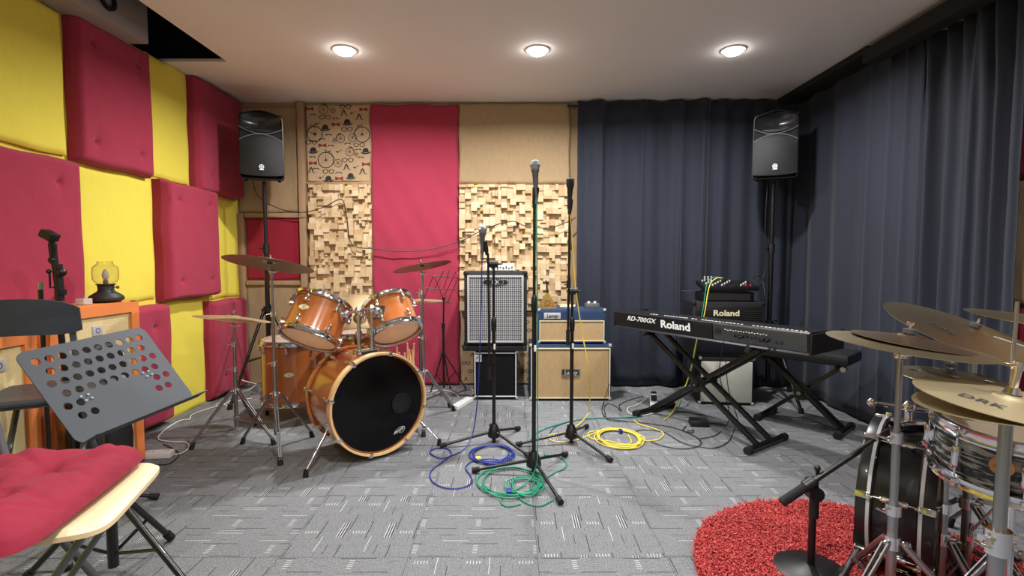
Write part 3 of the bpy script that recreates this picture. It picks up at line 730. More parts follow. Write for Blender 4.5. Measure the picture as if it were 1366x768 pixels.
mounted_tom(t1c, t1u, .160, .225, 'larger orange mounted tom on the left, tilted, with an ivory badge', arms[0], spin=0, ba=-PI*.56)
t2c, t2u = at(523,424,3.09), V((-.38,.46,.82))
mounted_tom(t2c, t2u, .145, .205, 'smaller orange mounted tom on the right, tilted towards the middle', arms[1])
ft = V((-1.58,3.58,.360))
r = thing('floor_tom', 'upright orange floor tom standing behind the large cymbal stand', 'drum', ft, Quaternion((0,0,1), 0), 'drums of the orange kit')
drum(r, .215, .42, 'amber', 'chrome', 'chead', 'chead', 8, spin=.2); badge(r, .215, -PI*.42, -.0)
for a in (PI*.93, -PI*.18, PI*.4):
    p = ft+V((.238*math.cos(a), .238*math.sin(a), 0)); mb = MB().cyl(p+V((0,0,.12)), V((p.x,p.y,.025)), .006); mb.box(p, (.026,.026,.05), bev=.005); l_ = mb.build('leg', 'chrome', r, world=True)
    MB().cyl((p.x,p.y,.035), (p.x,p.y,.001), .012, .014).build('rubber_foot', 'rubber', l_, world=True)
sn = V((-1.06,3.5,.56))
r = thing('snare_drum', 'dark orange snare drum half hidden between the two mounted toms', 'drum', sn, qz((-.03,.03,1)), 'drums of the orange kit')
drum(r, .178, .14, 'amber', 'chrome', 'chead', 'chead', 8, twolug=False)
r = thing('snare_stand', 'chrome stand carrying the snare drum behind the bass drum', 'drum stand', (sn.x, sn.y, 0))
tripod(r, (sn.x, sn.y, 0), .27, .14, [sn+V((.24*math.cos(a), .24*math.sin(a), -sn.z)) for a in (.5,2.6,4.7)], 'steel')
mb = MB().cyl((sn.x,sn.y,.10), (sn.x,sn.y,.44), .011)
for a in (.9,3.0,5.1): d = V((math.cos(a), math.sin(a), 0)); mb.tube([V((sn.x,sn.y,.43)), V((sn.x,sn.y,.445))+d*.16, V((sn.x,sn.y,.475))+d*.20], .006)
mb.build('basket', 'chrome', r, world=True)
# cymbals and their stands
GC = 'bronze cymbals of the orange kit'; GS = 'chrome cymbal stands of the orange kit'
cB, uB = at(360,349,2.98), V((.085,.215,.97))
o, pr, H = cymbal(cB, uB, .252, 'cym_a', 'large bronze cymbal tilted back in front of the small red panel on the left', group=GC); cymbal_mesh(o, pr, 'cym_a')
sb = V((cB.x, cB.y+.02, 0))
cymbal_stand(sb, cB, uB, [fl(324,592), fl(374,620), fl(416,583)], .33, .14, 'double-braced chrome stand holding the large left cymbal', joints=(.52,.82), group=GS)
cA, uA = at(311,422,3.2), V((.11,.105,1))
o, pr, H = cymbal(cA, uA, .225, 'cym_b', 'thin bronze cymbal seen edge-on at the far left of the orange kit', group=GC); cymbal_mesh(o, pr, 'cym_b')
sa = V((cA.x, cA.y, 0))
cymbal_stand(sa, cA, uA, [fl(256,599), fl(365,593), fl(339,568)], .30, .12, 'chrome stand holding the edge-on cymbal at the far left', joints=(.44,.60), group=GS)
cC, uC = at(563,353,3.5), V((-.20,.10,.97))
o, pr, H = cymbal(cC, uC, .205, 'cym_a', 'reddish bronze crash cymbal in front of the tall red panel, sloping up to the right', group=GC); cymbal_mesh(o, pr, 'cym_a')
sc_ = V((cC.x, cC.y, 0))
cymbal_stand(sc_, cC, uC, [fl(605,548), fl(565,582), fl(528,556)], .36, .15, 'chrome stand right of the orange kit holding the reddish crash cymbal', joints=(.60,.92), group=GS)
# hi-hat
hh = at(560,402,3.78); hb = V((hh.x, hh.y, 0))
for k, (dz, s) in enumerate(((.012,1),(-.010,-1))):
    o, pr, H = cymbal(hh+V((0,0,dz)), (0,0,s), .172, 'cym_b', 'upper hi-hat cymbal beside the wire music stand' if s > 0 else 'lower hi-hat cymbal beside the wire music stand', group='hi-hat cymbals of the orange kit'); cymbal_mesh(o, pr, 'cym_b')
r = thing('hi_hat_stand', 'chrome hi-hat stand behind the right crash stand', 'cymbal stand', hb)
tripod(r, hb, .30, .10, [hb+V((.22*math.cos(a), .22*math.sin(a), 0)) for a in (.2,2.3,4.4)], 'steel')
MB().cyl(hb+V((0,0,.05)), hb+V((0,0,.70)), .011).build('tube', 'steel', r, world=True); MB().cyl(hb+V((0,0,.69)), hh+V((0,0,.10)), .0035).build('pull_rod', 'chrome', r, world=True)
mb = MB().cyl(hh+V((0,0,.035)), hh+V((0,0,.075)), .010); wing(mb, hh+V((.008,0,.055)), (1,0,0), .009); mb.build('clutch', 'chrome', r, world=True)
mb = MB().box(hb+V((-.10,.16,.02)), (.09,.26,.012), rot=Matrix.Rotation(.5,3,'Z'), bev=.004); mb.build('pedal', 'gunmetal', r, world=True)
# ride behind the toms
cR = at(481,424,3.85); uR = V((.15,-.75,.60))
o, pr, H = cymbal(cR, uR, .23, 'cym_a', 'bronze ride cymbal tipped towards the camera, glimpsed between the two toms', group=GC); cymbal_mesh(o, pr, 'cym_d')
rb = cR+V((.0,.12,0))
cymbal_stand((rb.x, rb.y, 0), cR, uR, [V((rb.x+.24*math.cos(a), rb.y+.24*math.sin(a), 0)) for a in (.3,2.4,4.5)], .28, .12, 'chrome stand of the ride cymbal, mostly hidden behind the toms', joints=(.4,.6), group=GS, boom=rb+V((0,0,-.06)))
# drumsticks in a black stick bag
sbp = at(543,492,3.32)
r = thing('stick_bag', 'black stick bag full of drumsticks hanging at the right of the orange bass drum', 'bag', (sbp.x, sbp.y, sbp.z-.2), Quaternion((0,0,1), .2))
MB().prism([(-.06,0),(.06,0),(.075,.2),(-.075,.2)], -.03, .03).build('pouch', 'black', r)
MB().tube([(-.06,0,.19),(-.09,.0,.10),(-.14,.0,.30)], .005).build('strap', 'black', r)
for k in range(9):
    x = sbp.x-.055+.014*k; y = sbp.y-.012+.012*(k % 3); a = V((x, y, sbp.z-.12)); d = V((rnd.uniform(-.14,.24), rnd.uniform(-.1,.1), 1)).normalized(); L = .23+rnd.uniform(0,.07)
    mb = MB().lathe([(0,0),(.007,0),(.0072,L*.8),(.005,L*.93),(.0045,L*.95),(.0062,L*.975),(.0045,L),(0,L+.001)], a, d, 10)
    tag(mb.build('drumstick', 'hoopwood', origin=a), 'maple drumstick poking up from the black stick bag beside the bass drum', 'drumstick', 'drumsticks in the stick bag')
# ================================================================ PA SPEAKERS
def pa_speaker(px, py_top, py_bot, Y, yaw, label):
    c = at(px, py_bot, Y); W, Hh, Dp = .325, at(px, py_top, Y).z-c.z, .30
    r = thing('loudspeaker', label, 'loudspeaker', (c.x, c.y, c.z), Quaternion((0,0,1), yaw), 'black loudspeakers on poles')
    def outline(s=1.0, dz=0):
        out = []; w = W/2*s
        for k in range(4): a = PI+PI/2*k/3; out.append((-w+.03+.03*math.cos(a), .03+.03*math.sin(a)))
        for k in range(4): a = -PI/2+PI/2*k/3; out.append((w-.03+.03*math.cos(a), .03+.03*math.sin(a)))
        w2 = w*.97
        for k in range(4): a = PI/2*k/3; out.append((w2-.04+.04*math.cos(a), Hh-.065+.04*math.sin(a)))
        for k in range(1, 8): u = k/8; out.append((w2-.04-2*(w2-.04)*u, Hh-.025+.025*math.sin(PI*u)))
        for k in range(4): a = PI/2+PI/2*k/3; out.append((-w2+.04+.04*math.cos(a), Hh-.065+.04*math.sin(a)))
        cx, cz = 0, Hh/2
        return [(x, cz+(z-cz)*(s if s < 1 else 1)) for x, z in out]
    o1 = outline(); n = len(o1); mb = MB(); layers = [(1,.0),(1,.02),(.97,.08),(.80,Dp-.04),(.70,Dp)]
    vs = []; fs = []
    for s, y in layers:
        for (x, z) in o1: vs.append((x*s, y, Hh/2+(z-Hh/2)*s))
    for L in range(len(layers)-1):
        for i in range(n): j = (i+1)%n; fs.append((L*n+i, L*n+j, (L+1)*n+j, (L+1)*n+i))
    fs.append(tuple(range((len(layers)-1)*n, len(layers)*n)))
    # bezel lip
    b = len(vs)
    for (x, z) in o1: vs.append((x*.965, -.002, Hh/2+(z-Hh/2)*.978))
    for (x, z) in o1: vs.append((x*.955, .022, Hh/2+(z-Hh/2)*.972))
    for i in range(n): j = (i+1)%n; fs += [(i, j, b+j, b+i), (b+i, b+j, b+n+j, b+n+i)]
    lo = b+2*n
    for (x, z) in o1: vs.append((x*.955, .13, Hh/2+(z-Hh/2)*.972))
    for i in range(n): j = (i+1)%n; fs.append((b+n+i, b+n+j, lo+j, lo+i))
    fs.append(tuple(range(lo, lo+n)))
    mb.add(vs, fs); mb.build('cabinet', 'black', r, ang=50)
    w = W*.475; zt, zm = Hh-.03, Hh*.66
    def horn(u, v):
        x = -w+2*w*u; zl = zm+.028-.030*(1-(x/w)**2)*0 - .035*(1-(x/w)**2)+.02; z = zl+(zt+.016*(1-(x/w)**2)-zl)*v
        d = math.sin(PI*u)**.6*math.sin(PI*min(1,max(0,v)))**.7
        return (x, .004+.075*d, z)
    # the horn bowl is shallow and set in front of the recessed baffle
    def horn2(u, v): p = horn(u, v); return (p[0]*1.02, .002+(p[1]-.004)*1.0, p[2])
    mb = MB().grid(horn2, 28, 20); mb.build('horn', mat('horn_plastic', (34,34,37), .28), r, ang=180)
    mb = MB().box((0,.072,(zm+zt)/2), (.045,.012,.075), bev=.004); mb.build('horn_throat', 'cavity', r)
    # ports left and right of the waist
    for s in (-1,1):
        out = [(s*w*.99,zm+.045),(s*w*.52,zm+.012),(s*w*.45,zm-.004),(s*w*.62,zm-.018),(s*w*.99,zm-.052)]
        MB().prism(out, .012, .03).build('port', 'cavity', r)
    def lip(u):
        x = -w+2*w*u; return x
    mb = MB().tube([(-w+2*w*k/16, -.003, zm+.045-.043*(1-((k-8)/8)**2)) for k in range(17)], .0028, 6); mb.tube([(-w+2*w*k/16, -.003, zm-.052+.050*(1-((k-8)/8)**2)) for k in range(17)], .0028, 6); mb.build('waist_trim', mat('speaker_trim', (120,122,126), .35, .3), r)
    def gr(u, v):
        x = -w+2*w*u; z1 = zm-.056+.050*(1-(x/w)**2); z = .035+(z1-.035)*v-.012*(1-(x/w)**2)*(1-v); return (x, -.004-.022*(1-(x/w)**2)*math.sin(PI*min(1,v*.9+.1))**.5, z)
    mb = MB().box((0,.055,zm-.01), (w*2,.06,.10)); mb.build('waist', 'black', r)
    mb = MB().grid(gr, 24, 20); g = mb.build('grille', mat('speaker_grille', (22,23,26), .5, .3, bump=.9, bs=420, bd=.002), r, ang=180)
    lb = T4((0,-.030,Hh*.165)); mb = MB(); ring(mb, 0, .005, .016, .004, lb); 
    for k in range(3): a = PI/2+2*PI*k/3; seg2(mb, -.012*math.cos(a), .005-.012*math.sin(a), .013*math.cos(a), .005+.013*math.sin(a), .0035, lb)
    poly2(mb, [(-.016,-.021),(.016,-.021),(.016,-.014),(-.016,-.014)], lb); mb.build('logo', 'print_w', g, smooth=False, fixn=False)
    mb = MB()
    for x in (-.12,.12): mb.cyl((x,.05,.002), (x,.05,-.012), .012)
    mb.build('rubber_foot', 'rubber', r)
    return V((c.x, c.y, c.z)), yaw
def pa_stand(top, feet, label, Yoff=(0,0), hub=.95, zb=.35):
    b = V((top.x+Yoff[0], top.y+Yoff[1], 0)); r = thing('speaker_stand', label, 'speaker stand', b, group='black loudspeaker stands')
    MB().cyl(b+V((0,0,.12)), b+V((0,0,1.25)), .0195).build('lower_tube', 'satin', r, world=True)
    MB().cyl(b+V((0,0,1.24)), b+V((0,0,top.z+.0)), .0165).build('pole', 'satin', r, world=True)
    mb = MB().cyl(b+V((0,0,1.20)), b+V((0,0,1.28)), .026); wing(mb, b+V((-.024,-.01,1.24)), (-1,-.3,0), .016); mb.build('height_clamp', 'black', r, world=True)
    mb = MB().cyl(b+V((0,0,hub-.03)), b+V((0,0,hub+.04)), .034); mb.cyl(b+V((0,0,hub)), b+V((0,0,hub+.02)), .05); mb.ball(b+V((.04,-.03,hub+.05)), .014); mb.build('leg_collar', 'black', r, world=True)
    for f in feet:
        f = V(f); h = V((f.x-b.x, f.y-b.y, 0)).normalized(); a = b+V((0,0,hub))+h*.045; e = f+V((0,0,.02)); mb = MB().tube([a, e], .0125, 10); mb.tube([b+V((0,0,zb))+h*.02, a.lerp(e,.55)], .008, 8)
        l_ = mb.build('leg', 'satin', r, world=True); MB().cyl(e+V((0,0,.02)), f+V((0,0,.001)), .017, .02).build('rubber_foot', 'rubber', l_, world=True)
cl, _ = pa_speaker(350, 147, 239, 4.02, .36, 'left black loudspeaker on its pole in front of the tan and red corner panels')
bL = V((cl.x-.05, cl.y+.13, cl.z))
pa_stand(bL, [fl(307,546), V((bL.x+.42,bL.y-.12,0)), V((bL.x-.02,bL.y+.26,0))], 'black tripod stand of the left loudspeaker, rising behind the orange kit', hub=.72)
cr_, _ = pa_speaker(1033, 147, 238, 4.0, -.42, 'right black loudspeaker on its pole in front of the navy curtains')
bR = V((cr_.x+.06, cr_.y+.13, cr_.z))
pa_stand(bR, [V((bR.x-.30,bR.y+.16,0)), V((bR.x+.02,bR.y-.46,0)), V((bR.x+.27,bR.y+.15,0))], 'black tripod stand of the right loudspeaker, beside the amplifier stack', hub=.60)
# ================================================================ AMPLIFIERS
def corners(r, W, H, D, m='black', s=.026):
    for x in (-1,1):
        for z in (0,1):
            MB().box((x*(W/2-s*.38), s*.38-.004, z*H+(1-2*z)*s*.38), (s, s, s), bev=s*.3).build('corner_protector', m, r)
def cab(name, cat, label, c, yaw, W, H, D, body, bev=.012): 
    r = thing(name, label, cat, c, Quaternion((0,0,1), yaw)); MB().box((0, D/2, H/2), (W, D, H), bev=bev).build('cabinet', body, r, ang=30); return r
def frame(mb, x0, x1, z0, z1, w, y, t, m=0):
    mb.box(((x0+x1)/2, y, z0+w/2), (x1-x0, t, w), m=m); mb.box(((x0+x1)/2, y, z1-w/2), (x1-x0, t, w), m=m)
    mb.box((x0+w/2, y, (z0+z1)/2), (w, t, z1-z0-2*w), m=m); mb.box((x1-w/2, y, (z0+z1)/2), (w, t, z1-z0-2*w), m=m)
Y1 = 4.05
# small black combo at the bottom (left stack)
b = fl(661, 533); W = 60*b.y/FPX; H = at(661,469,b.y).z
r = cab('bass_amplifier', 'amplifier', 'small black bass amplifier with white piping, at the bottom of the left stack', (b.x,b.y,.008), 0, W, H, .30, 'tolex')
MB().box((0,-.001,H*.49), (W-.035,.008,H-.05)).build('grille', 'blackgrille', r, smooth=False)
mb = MB(); frame(mb, -W/2+.012, W/2-.012, .02, H-.015, .006, -.006, .008); mb.build('piping', 'print_w', r, smooth=False)
corners(r, W, H, .3, 'lmetal', .022)
mb = MB().box((-W/2+.045,-.008,H-.06), (.048,.006,.058)); lg = mb.build('logo', 'lmetal', r, smooth=False)
mb = MB(); mt = T4((-W/2+.045,-.0118,H-.06))
for q in (.006,.012,.018): ring(mb, 0, 0, q, .0025, mt, 0, 16, -.6, PI*1.2)
seg2(mb, .008, -.002, .008, -.022, .003, mt); mb.build('emblem', 'print_k', lg, smooth=False, fixn=False)
MB().cyl((-W/2+.03,.05,-.007), (-W/2+.03,.05,.003), .012).cyl((W/2-.03,.05,-.007), (W/2-.03,.05,.003), .012).build('rubber_foot', 'rubber', r)
ztop1 = H+.008
# flat black rack unit between
wz = 86*b.y/FPX; zz = at(661,460,b.y).z
r = cab('amplifier_head', 'amplifier', 'flat black amplifier slab between the small black amplifier and the silver-grille cabinet', (b.x-.005,b.y-.02,ztop1+.001), 0, wz, zz-ztop1-.004, .34, 'black', .006)
for x in (-wz/2+.02, wz/2-.02): MB().box((x,-.003,(zz-ztop1)/2), (.02,.006,.03), bev=.002).build('rack_ear', 'gunmetal', r)
# silver grille cabinet
W = 84*b.y/FPX; H = at(661,362,b.y).z-zz
r = cab('speaker_cabinet', 'amplifier', 'tall black bass cabinet with a silver lattice grille and oval emblem', (b.x+.002,b.y-.01,zz), 0, W, H, .34, 'tolex', .016)
MB().box((0,.002,H/2), (W-.05,.01,H-.06)).build('baffle', 'cavity', r, smooth=False)
mb = MB(); frame(mb, -W/2+.028, W/2-.028, .025, H-.03, .016, -.012, .016)
nx, nz = 26, 34; gx0, gx1, gz0, gz1 = -W/2+.044, W/2-.044, .041, H-.046
for i in range(1, nx): mb.box((gx0+(gx1-gx0)*i/nx, -.010, (gz0+gz1)/2), (.0046,.004,gz1-gz0))
for i in range(1, nz): mb.box(((gx0+gx1)/2, -.012, gz0+(gz1-gz0)*i/nz), (gx1-gx0,.004,.0050))
g = mb.build('grille', 'lmetal', r, smooth=False); corners(r, W, H, .34, 'black', .04)
mb = MB(); out = [(.075*math.cos(2*PI*k/28), .026*math.sin(2*PI*k/28)) for k in range(28)]; mt = T4((0,-.016,H-.085)); mb.prism(out, -.004, .0, mt, m=0)
out = [(-.10,.004),(-.07,.022),(-.06,0),(-.07,-.022),(-.10,-.004)]; mb.prism(out, -.004, 0, mt); mb.prism([(-x, z) for x, z in reversed(out)], -.004, 0, mt)
m2 = mt @ T4((0,-.006,0)); ring(mb, 0, 0, .066, .003, m2, 1, 28, ry=.33)
text_into(mb, 'EX', .038, m2, m=1, xs=1.4, off=.0006); ring(mb, -.005, 0, .018, .0035, m2, 1, 18)
mb.build('emblem', ['black','lmetal'], g, smooth=False, fixn=False)
zt = zz+H
# white box on top
r = thing('effects_unit', 'small white box with a row of black controls on top of the silver-grille cabinet', 'audio device', (at(667,350,b.y+.1).x, b.y+.06, zt), Quaternion((0,0,1), 0))
w = 39*b.y/FPX; MB().box((0,.06,.035), (w,.14,.058), bev=.006).build('case', 'white', r)
mb = MB(); 
for k in range(8): mb.box((-w*.28+k*w*.1,-.012,.028+.006*(k%2)), (.010,.004,.010+.004*(k%3)))
mb.build('controls', 'print_k', r, smooth=False)
mb = MB()
for x in (-w*.4,w*.4): mb.cyl((x,.02,.001), (x,.02,.007), .01); mb.cyl((x,.1,.001), (x,.1,.007), .01)
mb.build('rubber_foot', 'rubber', r)
# blue and cream cabinet + head
b2 = fl(762, 534.5); W = 110*b2.y/FPX; zc2 = at(762,459,b2.y).z; cx = at(761,500,b2.y).x
r = cab('guitar_cabinet', 'amplifier', 'wide blue guitar cabinet with a cream grille, standing on the carpet', (cx,b2.y,.010), 0, W, zc2-.010, .30, 'btolex')
H = zc2-.010
MB().box((0,-.001,H*.47), (W-.05,.008,H*.94-.045)).build('grille', 'grillecloth', r, smooth=False)
mb = MB(); frame(mb, -W/2+.012, W/2-.010, .012, H-.03, .009, -.005, .010); mb.build('piping', 'badge', r, smooth=False); corners(r, W, H, .3, 'lmetal', .026)
def plate(r, x, z, w, h, txt, size, y=-.010):
    lg = MB().box((x,y,z), (w,.006,h), bev=.002).build('nameplate', 'black', r); mb = MB(); frame(mb, x-w/2+.003, x+w/2-.003, z-h/2+.003, z+h/2-.003, .002, y-.0035, .001)
    text_into(mb, txt, size, T4((x,y-.0042,z-.002)), off=.0008, shear=.15, xs=1.05); mb.build('lettering', 'lmetal', lg, smooth=False, fixn=False)
plate(r, .0+.00, H*.50, .150, .052, 'Laney', .044)
mb = MB()
for x in (-W/2+.05, W/2-.05): mb.cyl((x,.05,-.009), (x,.05,.004), .014); mb.cyl((x,.25,-.009), (x,.25,.004), .014)
mb.build('rubber_foot', 'rubber', r)
zh = zc2; W2 = 91*b2.y/FPX; cx2 = at(763,430,b2.y).x; H2 = at(763,412,b2.y).z-zh
r = cab('amplifier_head', 'amplifier', 'blue guitar amplifier head with a cream grille on top of the wide blue cabinet', (cx2,b2.y+.01,zh+.009), 0, W2, H2-.009, .24, 'btolex')
H2 -= .009
MB().box((0,-.001,H2*.34), (W2-.04,.008,H2*.56)).build('grille', 'grillecloth', r, smooth=False)
MB().box((0,-.001,H2*.78), (W2-.04,.006,H2*.26)).build('control_panel', 'btolex', r, smooth=False)
mb = MB(); frame(mb, -W2/2+.012, W2/2-.012, .015, H2*.66, .006, -.005, .010); mb.build('piping', 'badge', r, smooth=False); corners(r, W2, H2, .24, 'lmetal', .022)
lg = MB().box((-W2/2+.115,-.007,H2*.80), (.135,.006,.05), bev=.002).build('nameplate', 'lmetal', r); mb = MB(); text_into(mb, 'Laney', .040, T4((-W2/2+.115,-.0108,H2*.80-.002)), off=.0008, shear=.15); mb.build('lettering', 'print_k', lg, smooth=False, fixn=False)
mb = MB()
for x in (-W2/2+.05, W2/2-.05): mb.cyl((x,.05,-.009), (x,.05,.004), .013)
mb.build('rubber_foot', 'rubber', r)
ztl = zh+.009+H2
# pedal, gold ornament, knobs on the head
p = at(791,408,b2.y+.04); r = thing('effects_pedal', 'small grey pedal with two knobs on top of the blue amplifier head', 'effects pedal', (p.x,b2.y+.04,ztl), Quaternion((0,0,1), .05))
MB().box((0,.04,.022), (.11,.10,.042), bev=.006, taper=.94).build('case', 'greymetal', r)
for x in (-.03,.02): MB().cyl((x,.02,.043), (x,.02,.058), .012, .010).build('knob', 'knob', r)
p = at(730,407,b2.y+.06); r = thing('ornament', 'gold patterned triangular ornament with a thin neck on top of the blue amplifier head', 'ornament', (p.x,b2.y+.06,ztl))
mb = MB(); out = [(-.065,0),(.065,0),(.072,.018),(.055,.05),(.022,.105),(.012,.125),(-.012,.125),(-.022,.105),(-.055,.05),(-.072,.018)]; mb.prism(out, -.02, .03); mb.build('body', 'gold', r, ang=25)
mb = MB().cyl((0,.005,.12), (-.004,.005,.205), .009, .006); mb.cyl((-.004,.005,.20), (-.012,.0,.235), .008, .003); mb.build('neck', 'gunmetal', r)
mb = MB(); mt = T4((0,-.0212,.045)); ring(mb, 0, 0, .02, .006, mt); 
for k in range(5): mb.add([V((x*1.0,0,z)) for x, z in ((-.004,-.004),(.004,-.004),(.004,.004),(-.004,.004))], [(0,1,2,3)], 0, mt @ T4(((k-2)*.022,0,-.025)))
mb.build('pattern', 'print_r', r, smooth=False, fixn=False)
# small hanging chrome lantern between the stacks
# ---- stack behind the keyboard
bw = fl(970, 540); Wb = .42; Hb = at(970,478,bw.y).z
r = cab('combo_amplifier', 'amplifier', 'low amplifier with a plain white front on the floor behind the keyboard stand', (at(969,500,bw.y).x,bw.y,.006), -.10, Wb, Hb, .30, 'tolex')
MB().box((0,-.001,Hb*.48), (Wb-.03,.010,Hb-.05), bev=.003).build('grille', 'whiteamp', r)
corners(r, Wb, Hb, .3, 'lmetal', .022)
mb = MB()
for x in (-Wb/2+.05, Wb/2-.05): mb.cyl((x,.05,-.005), (x,.05,.004), .014)
mb.build('rubber_foot', 'rubber', r)
z0 = Hb+.007; z1 = at(970,403,bw.y).z; Wk = .545; xk = at(972,440,bw.y).x
r = cab('keyboard_amplifier', 'amplifier', 'large black keyboard amplifier standing on the white-fronted one, behind the keyboard', (xk,bw.y+.01,z0), -.10, Wk, z1-z0, .32, 'tolex', .014); Hk = z1-z0
MB().box((0,-.002,Hk*.30), (Wk-.05,.010,Hk*.42), bev=.002).build('grille', 'kcgrille', r)
MB().box((0,-.004,Hk*.75), (Wk-.05,.014,Hk*.36), bev=.003).build('control_panel', 'black', r)
for x in (-1,1):
    mb = MB()
    for k in range(7): mb.box((x*Wk*.34,-.012,Hk*.62+k*.016), (.12,.003,.006))
    mb.build('vent_grille', 'gunmetal', r, smooth=False)
mb = MB(); text_into(mb, 'Roland', .062, T4((-.02,-.0125,Hk*.80)), off=.0018, xs=1.15); mb.build('lettering', 'badge', r, smooth=False, fixn=False)
mb = MB(); text_into(mb, 'KC', .030, T4((.0,-.0085,Hk*.42)), off=.0006); mb.build('model_lettering', 'lmetal', r, smooth=False, fixn=False)
corners(r, Wk, Hk, .32, 'black', .03)
MB().tube([(Wk/2+.001,.08,Hk-.04),(Wk/2+.014,.09,Hk-.04),(Wk/2+.014,.22,Hk-.04),(Wk/2+.001,.23,Hk-.04)], .006).build('handle', 'gunmetal', r)
ztk = z1
r = cab('equipment_case', 'audio device', 'low black box under the small mixer on top of the keyboard amplifier', (xk+.015,bw.y+.06,ztk+.001), -.10, .40, .075, .22, 'black', .006)
MB().box((0,-.001,.035), (.34,.004,.05)).build('front_panel', 'gunmetal', r, smooth=False)
zm = ztk+.077; r = thing('mixer', 'small black audio mixer with pale knobs on top of the keyboard amplifier stack', 'audio mixer', (xk+.02,bw.y+.02,zm), Quaternion((0,0,1), -.10))
mt = Rx(math.radians(9)); mb = MB().box((0,.12,.026), (.42,.25,.036), bev=.006); mb.v = [mt @ v + V((0,0,.004)) for v in mb.v]; mb.build('case', 'black', r)
for j in range(4):
    for i in range(10):
        if (i*7+j*3) % 5 == 0: continue
        p0 = mt @ V((-.17+i*.036, .03+j*.055, .044)); mb = MB().cyl(p0+V((0,0,.004)), p0+V((0,-.003,.014)), .007, .0055, 8)
        mb.build('control_knob', 'redled' if (i > 7 and j == 0) else ('knob' if (i+j) % 2 else 'black'), r)
for i in range(3):
    p0 = mt @ V((-.15+i*.026,.20,.044)); MB().cyl(p0, p0+V((0,-.006,.045)), .007).build('jack_plug', 'lmetal', r)
# music stand (wire) in front of the tall red panel
ms = V((at(592,515,4.12).x, 4.12, 0)); r = thing('wire_music_stand', 'black folding wire music stand in front of the tall red panel', 'music stand', ms)
for f in (fl(621,519), fl(574,526), V((ms.x+.02, ms.y+.26, 0))):
    h = V((f.x-ms.x, f.y-ms.y, 0)).normalized(); a = ms+V((0,0,.36))+h*.015; l_ = MB().tube([a, V((f.x,f.y,.012))], .0055, 6).tube([ms+V((0,0,.10))+h*.01, a.lerp(V((f.x,f.y,.012)), .5)], .004, 6).build('leg', 'satin', r, world=True)
    MB().ball((f.x,f.y,.010), .009).build('rubber_foot', 'rubber', l_, world=True)
MB().cyl(ms+V((0,0,.08)), ms+V((0,0,.60)), .010).build('lower_tube', 'satin', r, world=True); MB().cyl(ms+V((0,0,.59)), at(592,398,4.12), .007).build('upper_tube', 'satin', r, world=True)
mb = MB().cyl(ms+V((0,0,.58)), ms+V((0,0,.62)), .015); mb.cyl(ms+V((0,0,.34)), ms+V((0,0,.38)), .015); mb.build('collar', 'black', r, world=True)
mb = MB(); Yd = 4.10
def q_(x, y, d=0): return at(x, y, Yd+d)
for a, b_ in (((578,368),(611,370)),((568,384),(608,387)),((560,399),(601,404))): mb.tube([q_(*a, .06 if a[1] < 375 else 0), q_(*b_, .06 if a[1] < 375 else 0)], .0045, 6)
for a, b_ in (((578,368),(565,399)),((611,370),(597,404)),((580,385),(592,361)),((590,400),(609,361)),((592,385),(599,361)),((592,400),(580,370))): mb.tube([q_(*a), q_(*b_)], .003, 6)
mb.ball(q_(592,397), .014); mb.build('desk', 'satin', r, world=True)
# ================================================================ MICROPHONE STANDS
def mic(pb, u, label, L=.165, style=0):
    """pb = cable end, u = direction towards the grille"""
    pb = V(pb); r = thing('microphone', label, 'microphone', pb, qz(u), 'vocal microphones')
    if style == 0:
        MB().lathe([(0,0),(.009,0),(.0105,.008),(.0115,.04),(.0165,L-.055),(.0215,L-.047),(.0215,L-.040),(0,L-.040)], seg=20).build('body', 'greymetal' if L > .16 else 'black', r)
        g = MB().lathe([(.020,L-.040),(.0245,L-.030),(.0255,L-.022),(.0255,L-.018),(.024,L-.006),(.018,L+.004),(.009,L+.009),(0,L+.010)], seg=22).build('grille_ball', mat('mic_grille', (150,152,155), .4, .8, bump=1, bs=900, bd=.002), r)
        MB().lathe([(.0252,L-.024),(.0268,L-.022),(.0268,L-.017),(.0252,L-.015)], seg=22, closed=True).build('band', 'steel', g)
    else:
        MB().lathe([(0,0),(.010,0),(.012,.01),(.013,.05),(.018,L-.05),(.020,L-.045),(0,L-.045)], seg=20).build('body', 'black', r)
        MB().lathe([(.019,L-.045),(.023,L-.040),(.025,L-.005),(.024,L+.004),(.020,L+.008),(0,L+.008)], seg=22).build('grille_ball', mat('dark_mic_grille', (40,40,44), .45, .6, bump=1, bs=900, bd=.002), r)
    MB().cyl((0,0,-.035), (0,0,.004), .009, .0095, 12).build('plug', 'steel' if style == 0 else 'black', r)
    return r
def mic_stand(c, feet, hub, label, group='black microphone stands', name='microphone_stand'):
    c = V((c.x, c.y, 0)); r = thing(name, label, 'microphone stand', c, group=group)
    for f in feet:
        h = V((f.x-c.x, f.y-c.y, 0)).normalized(); a = c+V((0,0,hub))+h*.025; e = V((f.x, f.y, .016))
        l_ = MB().tube([a, e], .0085, 10).build('leg', 'satin', r, world=True)
        d = (e-a).normalized(); MB().tube([e-d*.035, e+d*.004], [.0135,.0155], 12).build('rubber_foot', 'rubber', l_, world=True)
    mb = MB().lathe([(0,.0),(.022,0),(.040,.012),(.040,.030),(.030,.065),(.018,.09),(0,.09)], c+V((0,0,hub-.04)), (0,0,1), 18); mb.ball(c+V((-.02,-.012,hub+.046)), .010); mb.build('hub', 'black', r, world=True)
    return r, c
